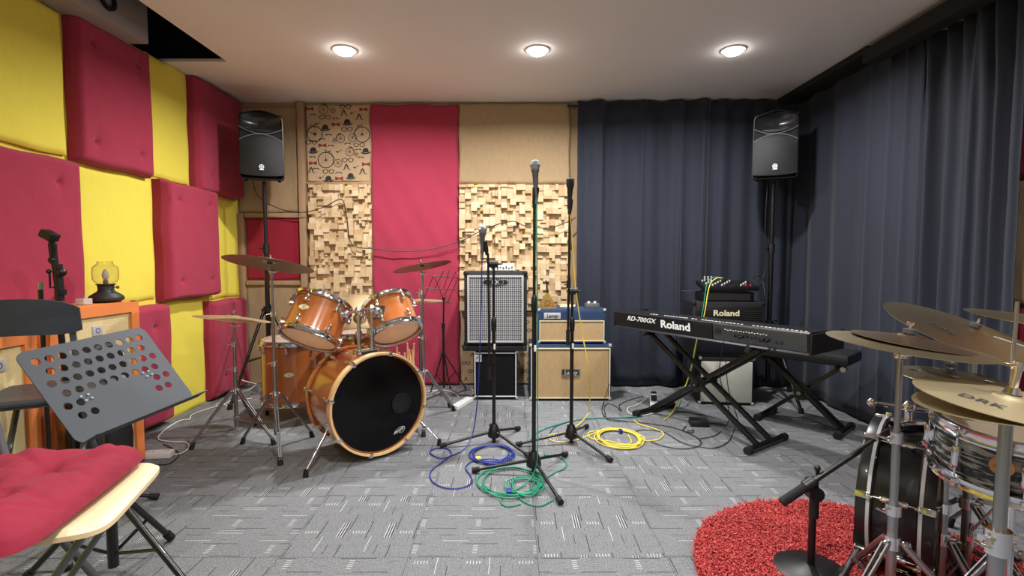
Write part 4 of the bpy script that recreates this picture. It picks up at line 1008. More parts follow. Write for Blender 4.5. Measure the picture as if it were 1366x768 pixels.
def tubes(r, c, z0, z1, z2, tag_=True):
    MB().cyl(c+V((0,0,z0)), c+V((0,0,z1)), .0115).build('lower_tube', 'satin', r, world=True); MB().cyl(c+V((0,0,z1-.02)), c+V((0,0,z2)), .008).build('upper_tube', 'satin', r, world=True)
    MB().lathe([(.011,-.05),(.0155,-.04),(.017,0),(.0155,.03),(.009,.045)], c+V((0,0,z1)), seg=14).build('height_clutch', 'black', r, world=True)
def clip(r, a, b):
    d = (b-a).normalized(); mb = MB().tube([a, a+d*.02], .011, 10); mb.tube([a+d*.02, b], [.014,.0185], 14); mb.build('mic_clip', 'black', r, world=True)
# left stand with the blue cable
c1 = fl(659,590); r, c1 = mic_stand(c1, (fl(588,598), fl(692,574), fl(706,612)), .07, 'left microphone stand of the middle three, with folded boom and blue cable')
z1 = at(658,432,c1.y).z; zt = at(657,352,c1.y).z
tubes(r, c1, .004, z1, zt); MB().box(c1+V((.005,-.0095,at(657,462,c1.y).z)), (.012,.006,.034), bev=.001).build('label_sticker', 'print_w', r, world=True)
j = c1+V((0,-.004,zt)); mb = MB().cyl(j-V((.028,0,0)), j+V((.028,0,0)), .022, seg=16); wing(mb, j+V((.028,0,0)), (1,0,0), .016); mb.build('boom_joint', 'black', r, world=True)
b0, b1 = at(651,338,c1.y-.03), at(653,498,c1.y-.03); MB().tube([b0, b1], .0075, 10).build('boom', 'satin', r, world=True)
MB().tube([at(653,490,c1.y-.03), at(653,506,c1.y-.03)], .012, 10).build('boom_grip', 'rubber', r, world=True)
m0, m1 = at(643,339,c1.y-.05), at(644,299,c1.y-.05); clip(r, at(650,340,c1.y-.04), at(646,322,c1.y-.048))
mic(m0, (m1-m0), 'short black microphone with a grey grille on the lowest of the three middle stands', (m1-m0).length-.012)
# middle straight stand with the green cable
c2 = fl(712,632); r, c2 = mic_stand(c2, (fl(631,631), fl(755,609), fl(748,674)), .075, 'middle microphone stand, straight and tallest, with the green cable and the nearest feet')
z1 = at(713,405,c2.y).z; zt = at(714,266,c2.y).z
tubes(r, c2, .004, z1, zt-.03); MB().box(c2+V((.005,-.0095,at(712,464,c2.y).z)), (.012,.006,.034), bev=.001).build('label_sticker', 'print_w', r, world=True)
mb = MB(); wing(mb, c2+V((-.014,-.006,z1)), (-1,-.3,0), .012); mb.build('clutch_screw', 'black', r, world=True)
p = c2+V((0,0,zt)); clip(r, c2+V((0,0,zt-.045)), at(715,250,c2.y-.01))
m0, m1 = at(715,263,c2.y-.012), at(713.5,213,c2.y-.03); mic(m0, m1-m0, 'grey microphone with a silver ball grille on the tallest middle stand', (m1-m0).length-.01)
# right stand with the yellow cable
c3 = fl(762,591); r, c3 = mic_stand(c3, (fl(689,596), fl(783,571), fl(815,617)), .07, 'right microphone stand of the three in the middle, with a boom folded upright')
z1 = at(763,432,c3.y).z; zt = at(763,388,c3.y).z
tubes(r, c3, .004, z1, zt); MB().box(c3+V((.005,-.0095,at(762,461,c3.y).z)), (.012,.006,.034), bev=.001).build('label_sticker', 'print_w', r, world=True)
j = c3+V((.004,-.004,zt)); mb = MB().cyl(j-V((.028,0,0)), j+V((.028,0,0)), .022, seg=16); wing(mb, j+V((.028,0,0)), (1,0,0), .016); mb.build('boom_joint', 'black', r, world=True)
b0, b1 = at(760,280,c3.y-.03), at(757.5,450,c3.y-.03); MB().tube([b0, b1], .0075, 10).build('boom', 'satin', r, world=True); MB().tube([at(757.6,440,c3.y-.03), at(757.5,460,c3.y-.03)], .012, 10).build('boom_grip', 'rubber', r, world=True)
mb = MB(); wing(mb, at(757,380,c3.y-.03), (-1,0,.1), .012); mb.cyl(at(758.4,384,c3.y-.03), at(758.5,374,c3.y-.03), .013); mb.build('boom_clutch', 'black', r, world=True)
clip(r, at(760,284,c3.y-.03), at(760.5,266,c3.y-.035)); m0, m1 = at(759.5,278,c3.y-.05), at(761,238,c3.y-.05); mic(m0, m1-m0, 'all-black microphone on the right of the three middle stands, beside the curtain edge', (m1-m0).length-.008, 1)
# ================================================================ KEYBOARD
kz = .755; k0 = V((.79, 3.84, 0)); k1 = V((1.60, 2.66, 0)); kd = (k1-k0).normalized(); kn = V((-kd.y, kd.x, 0))   # kn points to the player
KL = (k1-k0).length; kc = (k0+k1)/2; ka = math.atan2(kd.y, kd.x)
r = thing('digital_piano', 'long black stage piano seen from the back, with white lettering, on an X-shaped stand', 'keyboard', kc+V((0,0,kz-.125)), Quaternion((0,0,1), ka))
D = .40; prof = [(0,0),(.012,.012),(.0,.118),(.018,.128),(D-.16,.122),(D-.15,.085),(D,.080),(D,.0)]
mb = MB(); vs = []; n = len(prof)
for x in (-KL/2, KL/2):
    for (y, z) in prof: vs.append((x, y, z))
mb.add(vs, [tuple(range(n)), tuple(range(2*n-1,n-1,-1))]+[(i, n+i, n+(i+1)%n, (i+1)%n) for i in range(n)])
body = mb.build('body', mat('black_panel', (38,38,42), .36, .55), r, smooth=False); md = body.modifiers.new('edge', 'BEVEL'); md.width = .004; md.segments = 2
def kp(x, z, y=0): return T4((x, .006-.0105*(z-.012)/.106*1.0+.0035 - .0062 + y, z))
def kface(z): return .012-.012*(z-.012)/.106
def ktext(s, x, z, size, off, **k):
    mb = MB(); text_into(mb, s, size, T4((x, kface(z)-.0016, z)) @ Rx(math.radians(6.45)), off=off, **k); return mb.build('lettering', 'print_w', r, smooth=False, fixn=False)
ktext('RD-700GX', -KL*.318, .080, .048, .0006, shear=.35, xs=1.18); ktext('Roland', -KL*.108, .068, .074, .0020, xs=1.18)
MB().box((KL*.293, kface(.065)-.0008, .066), (KL*.395,.003,.098), rot=Matrix.Rotation(math.radians(6.45),3,'X'), bev=.001).build('rear_sheen', mat('grey_sheen', (92,94,98), .34, .8), r)  # lighter grey plate: sheen on the right half of the back, put into colour
mb = MB().box((KL*.043, kface(.06)-.001, .064), (.135,.006,.085), rot=Matrix.Rotation(math.radians(6.45),3,'X'), bev=.002); mb.build('cover_plate', 'black', r)
mb = MB().box((KL*.118, kface(.07)-.002, .076), (.040,.010,.036), bev=.003); mb.build('power_inlet', 'cavity', r)
for k in range(9):
    x = KL*(.20+.018*k); MB().lathe([(.003,0),(.008,0),(.008,.004),(.003,.004)], (x, kface(.06)-.002, .055+.004*(k % 2)), (0,-1,0), 12, closed=True).build('jack_socket', 'gunmetal' if k % 3 else 'black', r)
for k in range(2): MB().box((KL*.375+k*.028, kface(.045)-.002, .050), (.018,.006,.018), bev=.001).build('port', 'cavity', r)
mb = MB()
for k in range(16):
    x = KL*(.155+.012*k); mb.box((x, kface(.09)-.003, .088-.003*(k % 2)), (.009,.0030,.0035))
mb.build('panel_print', 'print_w', r, smooth=False)
for k in range(44):
    if rnd.random() < .12: continue
    MB().box((-KL*.26+k*KL*.0172, .022, .1285), (KL*.0172*rnd.uniform(.45,.8), .010, .002)).build('button', 'print_w', r, smooth=False)
mb = MB()
for k in range(52): mb.box((-KL/2+.09+k*(KL-.16)/52, D-.085, .084), ((KL-.16)/52-.0012, .125, .012))
mb.build('white_keys', 'white', r, smooth=False)
mb = MB()
for k in range(51):
    if k % 7 in (2,6): continue
    mb.box((-KL/2+.09+(k+.5)*(KL-.16)/52, D-.105, .094), (.011,.085,.014), bev=.002)
mb.build('black_keys', 'black', r, smooth=False)
for x in (-KL/2-.004, KL/2+.004): MB().box((x, D/2, .06), (.014, D-.01, .115), bev=.006).build('end_block', 'black', r)
# plugs in the rear panel
for x in (KL*.235, KL*.325, KL*.345): 
    mb = MB().cyl((x,.004,.058), (x,-.04,.052), .008, .007, 10); mb.build('jack_plug', 'black', r)
# X stand
def xstand(c, yaw, w, zt, dep, label, name, cat, armgap=.10, footl=.42, mtl='satin', bw=.030, top=True):
    r = thing(name, label, cat, c, Quaternion((0,0,1), yaw))
    for s in (-1, 1):
        mb = MB()
        for g in (-1, 1):
            y = s*.024+g*armgap/2
            a, b = V((-s*w*.5, y, .032)), V((s*w*.46, y, zt-.02)); d = b-a; L = d.length; ang = math.atan2(d.z, d.x)
            mb.box((a+b)/2, (L, .026, bw), rot=Matrix.Rotation(-ang, 3, 'Y'), bev=.004)
        arm = mb.build('arm', mtl, r)
        MB().cyl((-s*w*.5,-footl/2,.024), (-s*w*.5,footl/2,.024), .020, seg=14).build('foot_bar', mtl, arm)
        for e in (-1,1): MB().cyl((-s*w*.5,e*(footl/2-.03),.024), (-s*w*.5,e*(footl/2+.01),.024), .0235, seg=14).build('rubber_cap', 'rubber', arm)
        if top: 
            MB().cyl((s*w*.46,-dep/2,zt-.014), (s*w*.46,dep/2,zt-.014), .013, seg=12).build('support_bar', mtl, arm)
            for e in (-1,1): MB().cyl((s*w*.46,e*(dep/2-.03),zt-.014), (s*w*.46,e*(dep/2+.01),zt-.014), .0145, seg=12).build('rubber_cap', 'rubber', arm)
    mz = zt/2+.0; mb = MB().cyl((0,-armgap/2-.045,mz), (0,armgap/2+.045,mz), .012); mb.cyl((0,-armgap/2-.052,mz), (0,-armgap/2-.04,mz), .02); mb.lathe([(0,0),(.055,0),(.055,.008),(0,.008)], (0,-armgap/2-.010,mz), (0,-1,0), 24)
    mb.build('pivot', mtl, r); mb = MB().cyl((0,-armgap/2-.055,mz), (0,-armgap/2-.050,mz), .007); mb.cyl((-.045,-armgap/2-.042,mz-.015), (-.045,-armgap/2-.036,mz-.015), .006); mb.build('bolt', 'steel', r)
    return r
sc0 = (V((1.54,3.01,0))+V((1.10,3.70,0)))/2
xstand(sc0, ka, .86, kz-.127, .36, 'black X-shaped stand under the stage piano', 'keyboard_stand', 'keyboard stand', armgap=.15)
# bench behind
bc_ = V((2.03,3.42,0)); 
r = xstand(bc_, ka+.12, .50, .47, .24, 'black padded keyboard bench on X-shaped legs behind the right end of the stage piano', 'keyboard_bench', 'bench', armgap=.05, footl=.30, mtl='satin', bw=.026)
mb = MB(); mb.box((0,0,.51), (.60,.32,.075), bev=.03); mb.build('seat', mat('black_vinyl', (22,22,24), .5), r); mb = MB().box((0,0,.472), (.50,.24,.012)); mb.build('seat_board', 'black', r)
mb = MB().cyl((.0,-.065,.24), (.0,-.105,.24), .014); mb.cyl((.27,-.11,.455), (.27,-.15,.455), .013); mb.cyl((.27,-.15,.455), (.27,-.16,.455), .017); mb.build('adjusting_knob', 'steel', r)
# pedal box near the stand
p = fl(938,567); r = thing('sustain_pedal', 'black sustain pedal with a metal foot plate on the carpet under the piano', 'pedal', (p.x,p.y,0), Quaternion((0,0,1), -.15))
MB().box((-.03,0,.022), (.13,.10,.042), bev=.008, taper=.88).build('base', 'black', r); MB().box((.085,-.0,.040), (.12,.05,.006), rot=Matrix.Rotation(.08,3,'Y'), bev=.002).build('foot_plate', 'steel', r)
# ================================================================ POWER STRIPS
def strip(p, yaw, L, label, n, m='white', group=None):
    r = thing('power_strip', label, 'power strip', (p.x,p.y,.001), Quaternion((0,0,1), yaw)); MB().box((0,0,.019), (L,.058,.036), bev=.005).build('case', m, r)
    for k in range(n):
        x = -L/2+.04+k*(L-.07)/max(1,n-1)
        mb = MB()
        for dx, dy in ((0,.012),(-.009,-.008),(.009,-.008)): mb.box((x+dx,dy,.0372), (.004,.008,.0012))
        mb.build('socket', 'print_k', r, smooth=False)
    return r
strip(fl(617,541), math.radians(68), .27, 'white power strip on the carpet left of the small black bass amplifier', 4)
r = strip(fl(872,538), math.radians(75), .26, 'grey-white power strip with plugs on the carpet at the left foot of the piano stand', 4)
for x, m in ((-.05,'black'),(.0,'white'),(.07,'black')): MB().box((x,.0,.056), (.045,.045,.040), bev=.008).build('plug', m, r)
r = strip(fl(212,610), math.radians(8), .15, 'short white extension socket on the carpet right of the perforated music stand', 2)
# ================================================================ CABLES
def cable(name, label, pts, r_, m, group=None, n=10, closed=False, part=None):
    pts = spline(pts, n, closed)
    pts = [V((p.x, p.y, max(p.z, r_+.0005))) for p in pts]
    mb = MB().tube(pts, r_, 8, closed=closed)
    return mb
def fp(px, py, z=.006): return fl(px, py, z)
def coil(mb, cpx, cpy, rx, ry, turns, r_, seed, z0=.006, dz=.0035, jit=.08, start=0):
    """loops lying on the floor; centre and extents given on the carpet"""
    rg = random.Random(seed); c = fl(cpx, cpy, .005); ex = abs(fl(cpx+rx, cpy, .005).x-c.x); n = 26; pts = []
    ey = abs(fl(cpx, cpy-ry, .005).y-fl(cpx, cpy+ry, .005).y)/2
    ox = oy = 0; sx = sy = 1
    for t in range(turns*n+1):
        k = t/n
        if t % n == 0: tx, ty, tsx, tsy = rg.uniform(-jit,jit), rg.uniform(-jit,jit), 1-rg.uniform(0,jit*2.2), 1-rg.uniform(0,jit*2.2)
        ox += (tx-ox)*.14; oy += (ty-oy)*.14; sx += (tsx-sx)*.14; sy += (tsy-sy)*.14
        a = start+2*PI*k
        pts.append(V((c.x+ex*(ox+sx*math.cos(a)), c.y+ey*(oy+sy*math.sin(a)), z0+dz*(k % 3)+.003*abs(math.sin(a*1.5+seed)))))
    mb.tube(pts, r_, 8); return pts
CR = .0034
# blue: from the left microphone down its stand, a small loop, out and into the coil
mb = MB(); z = lambda px, py, dy=0: at(px, py, c1.y-.06+dy)
mb.tube(spline([m for m in (z(643,344), z(642,400), z(640,470,.02), z(637,530,.04), fp(632,572,.10), fp(622,596,.02), fp(606,606), fp(588,611), fp(574,604), fp(580,598), fp(596,598), fp(602,606), fp(590,616), fp(575,628), fp(576,641), fp(592,650), fp(612,651), fp(628,645), fp(628,635), fp(621,624), fp(628,616), fp(640,613))], 8), CR, 8)
coil(mb, 656, 606, 31, 14, 6, CR, 3, jit=.11); mb.tube(spline([fp(640,613), fp(655,612,.02), fp(668,614,.014), fp(660,620)], 6), CR, 8)
ob = mb.build('blue_microphone_cable', 'c_blue'); tag(ob, 'dark blue microphone cable hanging from the left middle stand and coiled beside its feet', 'cable')
p = fp(638,612,.012); MB().box(p+V((0,0,.0)), (.030,.034,.022), rot=Matrix.Rotation(.4,3,'Z'), bev=.005).build('cable_tie', 'c_yellow', ob, fixn=False)
def fixchild(parent, ch):      # geometry written in world coordinates under a moved mesh
    ch.data.transform(Matrix.Translation(-parent.location)); return ch
fixchild(ob, bpy.data.objects[ob.children[0].name])
# green
mb = MB(); z = lambda px, py, dy=0: at(px, py, c2.y-.035+dy)
mb.tube(spline([z(716,268), z(716,330), z(717,420), z(717,520), fp(717,600,.18), fp(715,622,.08), fp(706,640,.02), fp(690,652), fp(676,658), fp(668,668), fp(676,675), fp(695,672)], 8), CR, 8)
coil(mb, 683, 643, 46, 22, 4, CR, 8, jit=.13); coil(mb, 697, 652, 28, 15, 3, CR, 5, z0=.010, jit=.2)
mb.tube(spline([fp(676,650), fp(690,662), fp(705,672), fp(722,674), fp(738,666)], 8), CR, 8); mb.tube(spline([fp(726,606), fp(745,609), fp(755,616), fp(753,624), fp(740,630), fp(727,638)], 8), CR, 8)
mb.tube(spline([fp(706,588), fp(716,577), fp(740,567), fp(775,559), fp(810,557), fp(850,556)], 8), CR, 8)
ob = mb.build('green_microphone_cable', 'c_green'); tag(ob, 'green microphone cable running down the tallest middle stand into a tangled coil', 'cable')
fixchild(ob, MB().box(fp(679,656,.016), (.026,.04,.024), bev=.005).build('cable_tie', 'c_blue', ob))
# yellow
mb = MB(); z = lambda px, py, dy=0: at(px, py, c3.y-.04+dy)
mb.tube(spline([z(760,281), z(764,330,.02), z(768,385,.02), z(776,440,.02), z(786,500,0), fp(786,545,.08), fp(778,560,.02), fp(762,573), fp(745,578), fp(733,580), fp(737,588), fp(760,589), fp(780,583), fp(800,574)], 8), CR, 8)
coil(mb, 828, 585, 33, 14, 7, CR, 14, jit=.12); mb.tube(spline([fp(800,574), fp(785,577), fp(790,585), fp(812,588), fp(830,592), fp(842,590), fp(838,580)], 8), CR, 8)
mb.tube(spline([fp(860,588), fp(878,586), fp(885,578), fp(874,572), fp(852,565), fp(846,560)], 8), CR, 8)
ob = mb.build('yellow_microphone_cable', 'c_yellow'); tag(ob, 'yellow microphone cable hanging from the right middle stand and coiled on the carpet', 'cable')
fixchild(ob, MB().box(fp(828,575,.014), (.024,.034,.024), bev=.004).build('cable_tie', 'c_blue', ob))
def one(name, label, m, ptsl, r_=CR, n=8, group=None):
    mb = MB()
    for pts in ptsl: mb.tube(spline(pts, n), r_, 8)
    return tag(mb.build(name, m), label, 'cable', group)
one('teal_cable', 'dark teal cable lying across the carpet from the middle stand to the piano stand', 'c_teal', [[fp(733,578), fp(742,568), fp(768,560), fp(800,557), fp(836,557), fp(862,553)]])
one('black_cable', 'thin black cables looping over the carpet between the yellow coil and the piano stand', 'c_black', [
  [fp(808,553), fp(806,543), fp(812,538), fp(822,542), fp(829,548), fp(826,540), fp(838,534), fp(858,528)],
  [fp(806,535,.02), fp(803,548), fp(812,558), fp(840,562), fp(875,566), fp(905,572), fp(932,585), fp(933,594), fp(915,598), fp(890,596), fp(868,589)],
  [fp(845,576), fp(858,573), fp(885,576), fp(910,590), fp(935,596), fp(955,597), fp(972,588), fp(980,572), fp(984,560,.10), at(972,520,3.15), at(968,480,3.05)],
  [fp(934,585), fp(955,580), fp(970,566), at(972,545,3.25), at(960,500,3.15), at(965,455,3.03)],
  [fp(915,568), fp(911,574), fp(922,577), fp(925,573), fp(915,576)]], .0028)
one('black_amplifier_cable', 'thin black cable dropping from the wide blue cabinet to the carpet', 'c_black', [[at(813,512,3.98), at(807,530,3.97), fp(803,548), fp(812,560), fp(838,562)]], .0026)
one('white_mains_cable', 'white mains cable curling on the carpet beside the power strip at the piano stand', 'c_white', [[fp(871,551), fp(856,554), fp(840,551), fp(838,544), fp(850,540), fp(862,532)]], .0042)
one('grey_mains_cable', 'white cable running along the foot of the tall red wall panel to the power strip', 'c_white', [[fp(545,524), fp(570,522), fp(590,520), fp(606,524), fp(612,530)], [fp(628,530), fp(632,522), fp(628,518)]], .004)
one('long_white_cable', 'long white cable snaking along the carpet from the left corner to the short white socket', 'c_white', [[fp(224,606), fp(240,605), fp(252,597), fp(247,590), fp(228,589), fp(211,585), fp(220,573), fp(240,561), fp(253,559), fp(256,553), fp(275,546), fp(292,541), fp(305,536), fp(316,526,.03), fp(333,519,.08), fp(340,514,.06)], [fp(288,541), fp(292,538), fp(306,541), fp(320,534), fp(336,531)], [at(312,513,3.95), at(318,505,3.92), at(326,508,3.9), at(342,512,3.85)]], .0042)
one('black_floor_cable', 'black cable curving over the carpet beside the short white socket', 'c_black', [[fp(204,620), fp(226,618), fp(238,607), fp(234,600), fp(218,592)]], .003)
# hanging wall cable
Yw = YB-.11
one('hanging_wall_cable', 'thin black cable strung across the back wall from the left loudspeaker to the curtain', 'c_black', [[at(336,236,4.25), at(345,262,4.35), at(375,279,Yw), at(405,283,Yw), at(432,276,Yw), at(452,266,Yw), at(459,271,Yw), at(463,293,Yw), at(470,326,Yw), at(500,332,Yw), at(530,335,Yw), at(570,333,Yw), at(613,322,Yw), at(650,304,Yw), at(683,295,Yw-.02), at(700,301,Yw-.02), at(730,304,Yw-.02), at(757,296,Yw-.02), at(768,290,Yw)]], .0042, 6)
# two cables bundled down the keyboard amplifier
yk = bw.y-.03
one('green_amplifier_cable', 'green cable arching over the mixer and hanging down behind the stage piano', 'c_green', [[at(962,370,yk+.02), at(952,370,yk), at(944,376,yk), at(941,390,yk-.01), at(938,412,yk-.02), at(934,430,yk-.02), at(930,455,yk-.03), at(922,495,yk-.05), at(913,520,yk-.06), fp(904,545,.02), fp(888,556)]], .0036)
one('yellow_amplifier_cable', 'yellow cable arching over the mixer beside the green one behind the stage piano', 'c_yellow', [[at(964,371,yk+.01), at(956,371,yk-.01), at(948,378,yk-.01), at(944,392,yk-.02), at(941,412,yk-.03), at(937,430,yk-.03), at(929,455,yk-.04), at(922,490,yk-.06), at(914,515,yk-.07), fp(898,548,.02), fp(886,560)]], .0036)
one('mixer_cable', 'thin dark cable leading left from the mixer across the curtain', 'c_black', [[at(909,388,yk+.2), at(925,388,yk+.15), at(944,385,yk+.12)]], .003)
one('speaker_cable', 'black cable bundle hanging beside the right loudspeaker stand down to the mixer', 'c_black', [[at(1024,240,4.1), at(1021,300,4.12), at(1022,350,4.12), at(1017,372,4.1), at(1012,380,4.08)], [at(1005,372,4.12), at(1010,366,4.1), at(1018,376,4.08), at(1021,400,4.0)]], .004)
# yellow cable heap on the blue amplifier head
mb = MB(); cc = V((at(757,409,b2.y+.08).x, b2.y+.1, ztl+.006)); pts = []
for t in range(90): a = t*2*PI/24; pts.append(cc+V((.06*math.cos(a)*(1+.12*math.sin(t)), .045*math.sin(a), .004+.004*(t//24))))
mb.tube(pts, .0034, 6); tag(mb.build('small_cable_coil', 'badge'), 'pale cable coiled on top of the blue amplifier head between the ornament and the pedal', 'cable')
# ================================================================ LEFT FOREGROUND
# orange combos against the left wall, facing the room
def orange(y0, y1, zt, xf, label, grp=True):
    W = y1-y0; r = thing('orange_amplifier', label, 'amplifier', (xf, (y0+y1)/2, .01), Quaternion((0,0,1), PI/2)); Hh = zt-.01
    MB().box((0,.125,Hh/2), (W,.25,Hh), bev=.012).build('cabinet', 'otolex', r, ang=30)
    b = .055; mb = MB(); frame(mb, -W/2+.002, W/2-.002, .002, Hh-.002, b, -.008, .02); mb.build('front_frame', 'otolex', r, smooth=False)
    MB().box((0,-.001,Hh/2), (W-2*b+.004,.006,Hh-2*b+.004)).build('grille', mat('basket_grille_cloth', (214,192,140), .9, bump=1, bs=260, bd=.003, var=.3, vs=200), r, smooth=False)
    corners(r, W, Hh, .25, 'black', .03)
    lg = MB().box((.0,-.006,Hh-.13), (.06,.006,.05), bev=.002).build('nameplate', 'lmetal', r); mb = MB(); ring(mb, 0, 0, .012, .004, T4((0,-.0095,Hh-.13))); mb.build('emblem', 'print_k', lg, smooth=False, fixn=False)
    mb = MB()
    for x in (-W/2+.05, W/2-.05): mb.cyl((x,.05,-.009), (x,.05,.004), .014); mb.cyl((x,.21,-.009), (x,.21,.004), .014)
    mb.build('rubber_foot', 'rubber', r); return r
oz = .918
orange(2.25, 2.80, oz, -2.12, 'orange guitar cabinet with a cream grille against the left wall, under the oil lamp')
orange(1.88, 2.20, .84, -2.13, 'second orange cabinet against the left wall, glimpsed behind the dark chair back')
# oil lamp
lp = V((-2.115, 2.49, oz+.002)); lp = V((at(142,398,2.70).x, 2.70, oz+.002))
r = thing('oil_lamp', 'lamp with a clear glass chimney and squat black base, standing on the orange cabinet', 'lamp', lp)
MB().lathe([(0,0),(.060,0),(.078,.012),(.080,.022),(.074,.034),(.040,.058),(.036,.066),(.037,.090),(.044,.094),(.044,.098),(0,.098)], seg=40).build('base', mat('matt_black', (34,32,32), .55), r)
gp = [(.034,.099),(.050,.108),(.058,.125),(.059,.165),(.055,.190),(.036,.206),(.034,.215),(.037,.220)]
MB().lathe(gp+[(a-.0018, b) for a, b in reversed(gp)], seg=40, closed=True).build('glass_chimney', 'glass', r)
MB().lathe([(0,.098),(.012,.098),(.012,.118),(.009,.12),(0,.12)], seg=16).build('lamp_holder', 'steel', r)
MB().lathe([(.007,.120),(.014,.130),(.0165,.145),(.011,.166),(.004,.178),(0,.180)], seg=20).build('bulb', mat('frosted_bulb', (240,236,226), .25, trans=.3), r)
MB().tube([(.042,0,.080),(.062,0,.080)], .0025, 6).cyl((.060,0,.080), (.068,0,.080), .008).build('wick_knob', 'steel', r)
p = V((at(112,405,2.54).x, 2.54, oz+.002)); r = thing('tealight_holder', 'small clear plastic box beside the oil lamp on the orange cabinet', 'box', p)
MB().box((0,0,.016), (.045,.055,.030), bev=.004).build('case', mat('clear_plastic', (225,225,225), .2, trans=.5), r); MB().cyl((0,.008,.031), (0,.008,.046), .004).build('pin', 'lmetal', r)
tag(MB().lathe([(0,0),(.018,0),(.018,.010),(.014,.012),(0,.012)], V((-2.15,2.40,oz+.002)), seg=20).build('tealight', 'white'), 'small white round candle cup near the front corner of the orange cabinet', 'candle')
# perforated music stand
TL, TR, BRr, BL = [V((0,0,CAMZ))+(V(p)-V((0,0,CAMZ)))*.88 for p in ((-1.745,1.73,.82), (-1.645,2.21,.852), (-1.405,2.17,.538), (-1.505,1.69,.505))]
cD = (TL+TR+BRr+BL)/4
ex = ((TR-TL)+(BRr-BL)).normalized(); ey = ((TL-BL)+(TR-BRr)); ey = (ey-ex*ey.dot(ex)).normalized(); ez = ex.cross(ey)
Wd, Hd = .5*((TR-TL).length+(BRr-BL).length), .5*((TL-BL).length+(TR-BRr).length)
mc = cD - ez*.10 - ey*.05; mc = V((mc.x, mc.y, 0));
r = thing('perforated_music_stand', 'dark steel music stand with rows of round holes in its tilted desk', 'music stand', mc)
DM = Matrix(((ex.x,ey.x,ez.x,cD.x),(ex.y,ey.y,ez.y,cD.y),(ex.z,ey.z,ez.z,cD.z),(0,0,0,1)))
mb = MB(); mg = .022; W2, H2 = Wd/2, Hd/2; NX, NY = 10, 7; cw, ch = (Wd-2*mg)/NX, (Hd-2*mg)/NY; rad = min(cw, ch)*.33
def cell(x0, y0, x1, y1, hole):
    if not hole: mb.add([(x0,y0,0),(x1,y0,0),(x1,y1,0),(x0,y1,0)], [(0,1,2,3)]); return
    cx, cy = (x0+x1)/2, (y0+y1)/2; n = 24; inn = []; out = []
    for k in range(n):
        a = 2*PI*k/n+PI/4; c, s = math.cos(a), math.sin(a); inn.append((cx+rad*c, cy+rad*s, 0)); q = 1/max(abs(c), abs(s)); out.append((cx+c*q*(x1-x0)/2, cy+s*q*(y1-y0)/2, 0))
    mb.add(inn+out, [(k, (k+1)%n, n+(k+1)%n, n+k) for k in range(n)])
for j in range(NY):
    y0 = H2-mg-(j+1)*ch; y1 = y0+ch; off = (j % 2)*.5
    if off: cell(-W2+mg, y0, -W2+mg+cw/2, y1, False); cell(W2-mg-cw/2, y0, W2-mg, y1, False)
    for i in range(NX-(1 if off else 0)):
        x0 = -W2+mg+(i+off)*cw; hole = j <= 3 or (j <= 5 and (i < 2 or i >= NX-2-(1 if off else 0)) )
        cell(x0, y0, x0+cw, y1, hole)
# rounded border
rr = .03; oc = rrect(Wd, Hd, rr, 5); n = len(oc); inner = []
for (x, y) in oc:
    inner.append((max(-W2+mg, min(W2-mg, x)), max(-H2+mg, min(H2-mg, y))))
mb.add([(x, y, 0) for x, y in oc]+[(x, y, 0) for x, y in inner], [(k, (k+1)%n, n+(k+1)%n, n+k) for k in range(n)])
mb.v = [DM @ v for v in mb.v]; dk = mb.build('desk', 'deskmetal', r, world=True, fixn=False, smooth=False); md = dk.modifiers.new('plate', 'SOLIDIFY'); md.thickness = .003; md.offset = 0
mb = MB(); lw = .05
mb.add([DM @ V(p) for p in ((-W2+.01,-H2+.001,0),(W2+.012,-H2+.001,0),(W2+.022,-H2-.003,lw),(-W2+.03,-H2-.003,lw))], [(0,1,2,3)]); lp_ = mb.build('ledge', 'deskmetal', r, world=True, fixn=False, smooth=False); md = lp_.modifiers.new('plate', 'SOLIDIFY'); md.thickness = .003; md.offset = 0
for cx, cy in ((-.12,-.035),(.115,-.02)):
    for dx, dy in ((-.012,.008),(.010,.008),(-.006,-.010),(.014,-.008)): MB().ball(DM @ V((cx*Wd/.45+dx, cy+dy, .003)), .0045, 8).build('rivet', 'lmetal', r, world=True)
bk = DM @ V((0,-.01,-.03)); hb_ = DM @ V((0,-.05,-.10)); mb = MB().box(DM @ V((0,-.02,-.012)), (.09,.06,.018), rot=DM.to_3x3(), bev=.004); mb.tube([bk, hb_], .013, 10); mb.ball(bk, .02); mb.build('desk_bracket', 'black', r, world=True)
MB().cyl((mc.x,mc.y,.05), (mc.x,mc.y,.40), .017).build('lower_tube', 'satin', r, world=True); MB().cyl((mc.x,mc.y,.39), (mc.x,mc.y,hb_.z), .012).build('upper_tube', 'satin', r, world=True)
collar(MB(), mc, .40, .024, .05).build('height_clamp', 'black', r, world=True); collar(MB(), mc, .30, .028, .045).build('leg_collar', 'black', r, world=True)
for f in (fl(228,722), fl(262,800), V((mc.x-.30, mc.y-.02, 0))):
    h = V((f.x-mc.x, f.y-mc.y, 0)).normalized(); a = mc+V((0,0,.31))+h*.028; e = V((f.x, f.y, .018)); mb = MB().tube([a, e], .011, 10); mb.tube([mc+V((0,0,.10))+h*.017, a.lerp(e,.55)], .006, 8); l_ = mb.build('leg', 'satin', r, world=True)
    d = (e-a).normalized(); MB().tube([e-d*.03, e+d*.005], .016, 12).build('rubber_foot', 'rubber', l_, world=True)
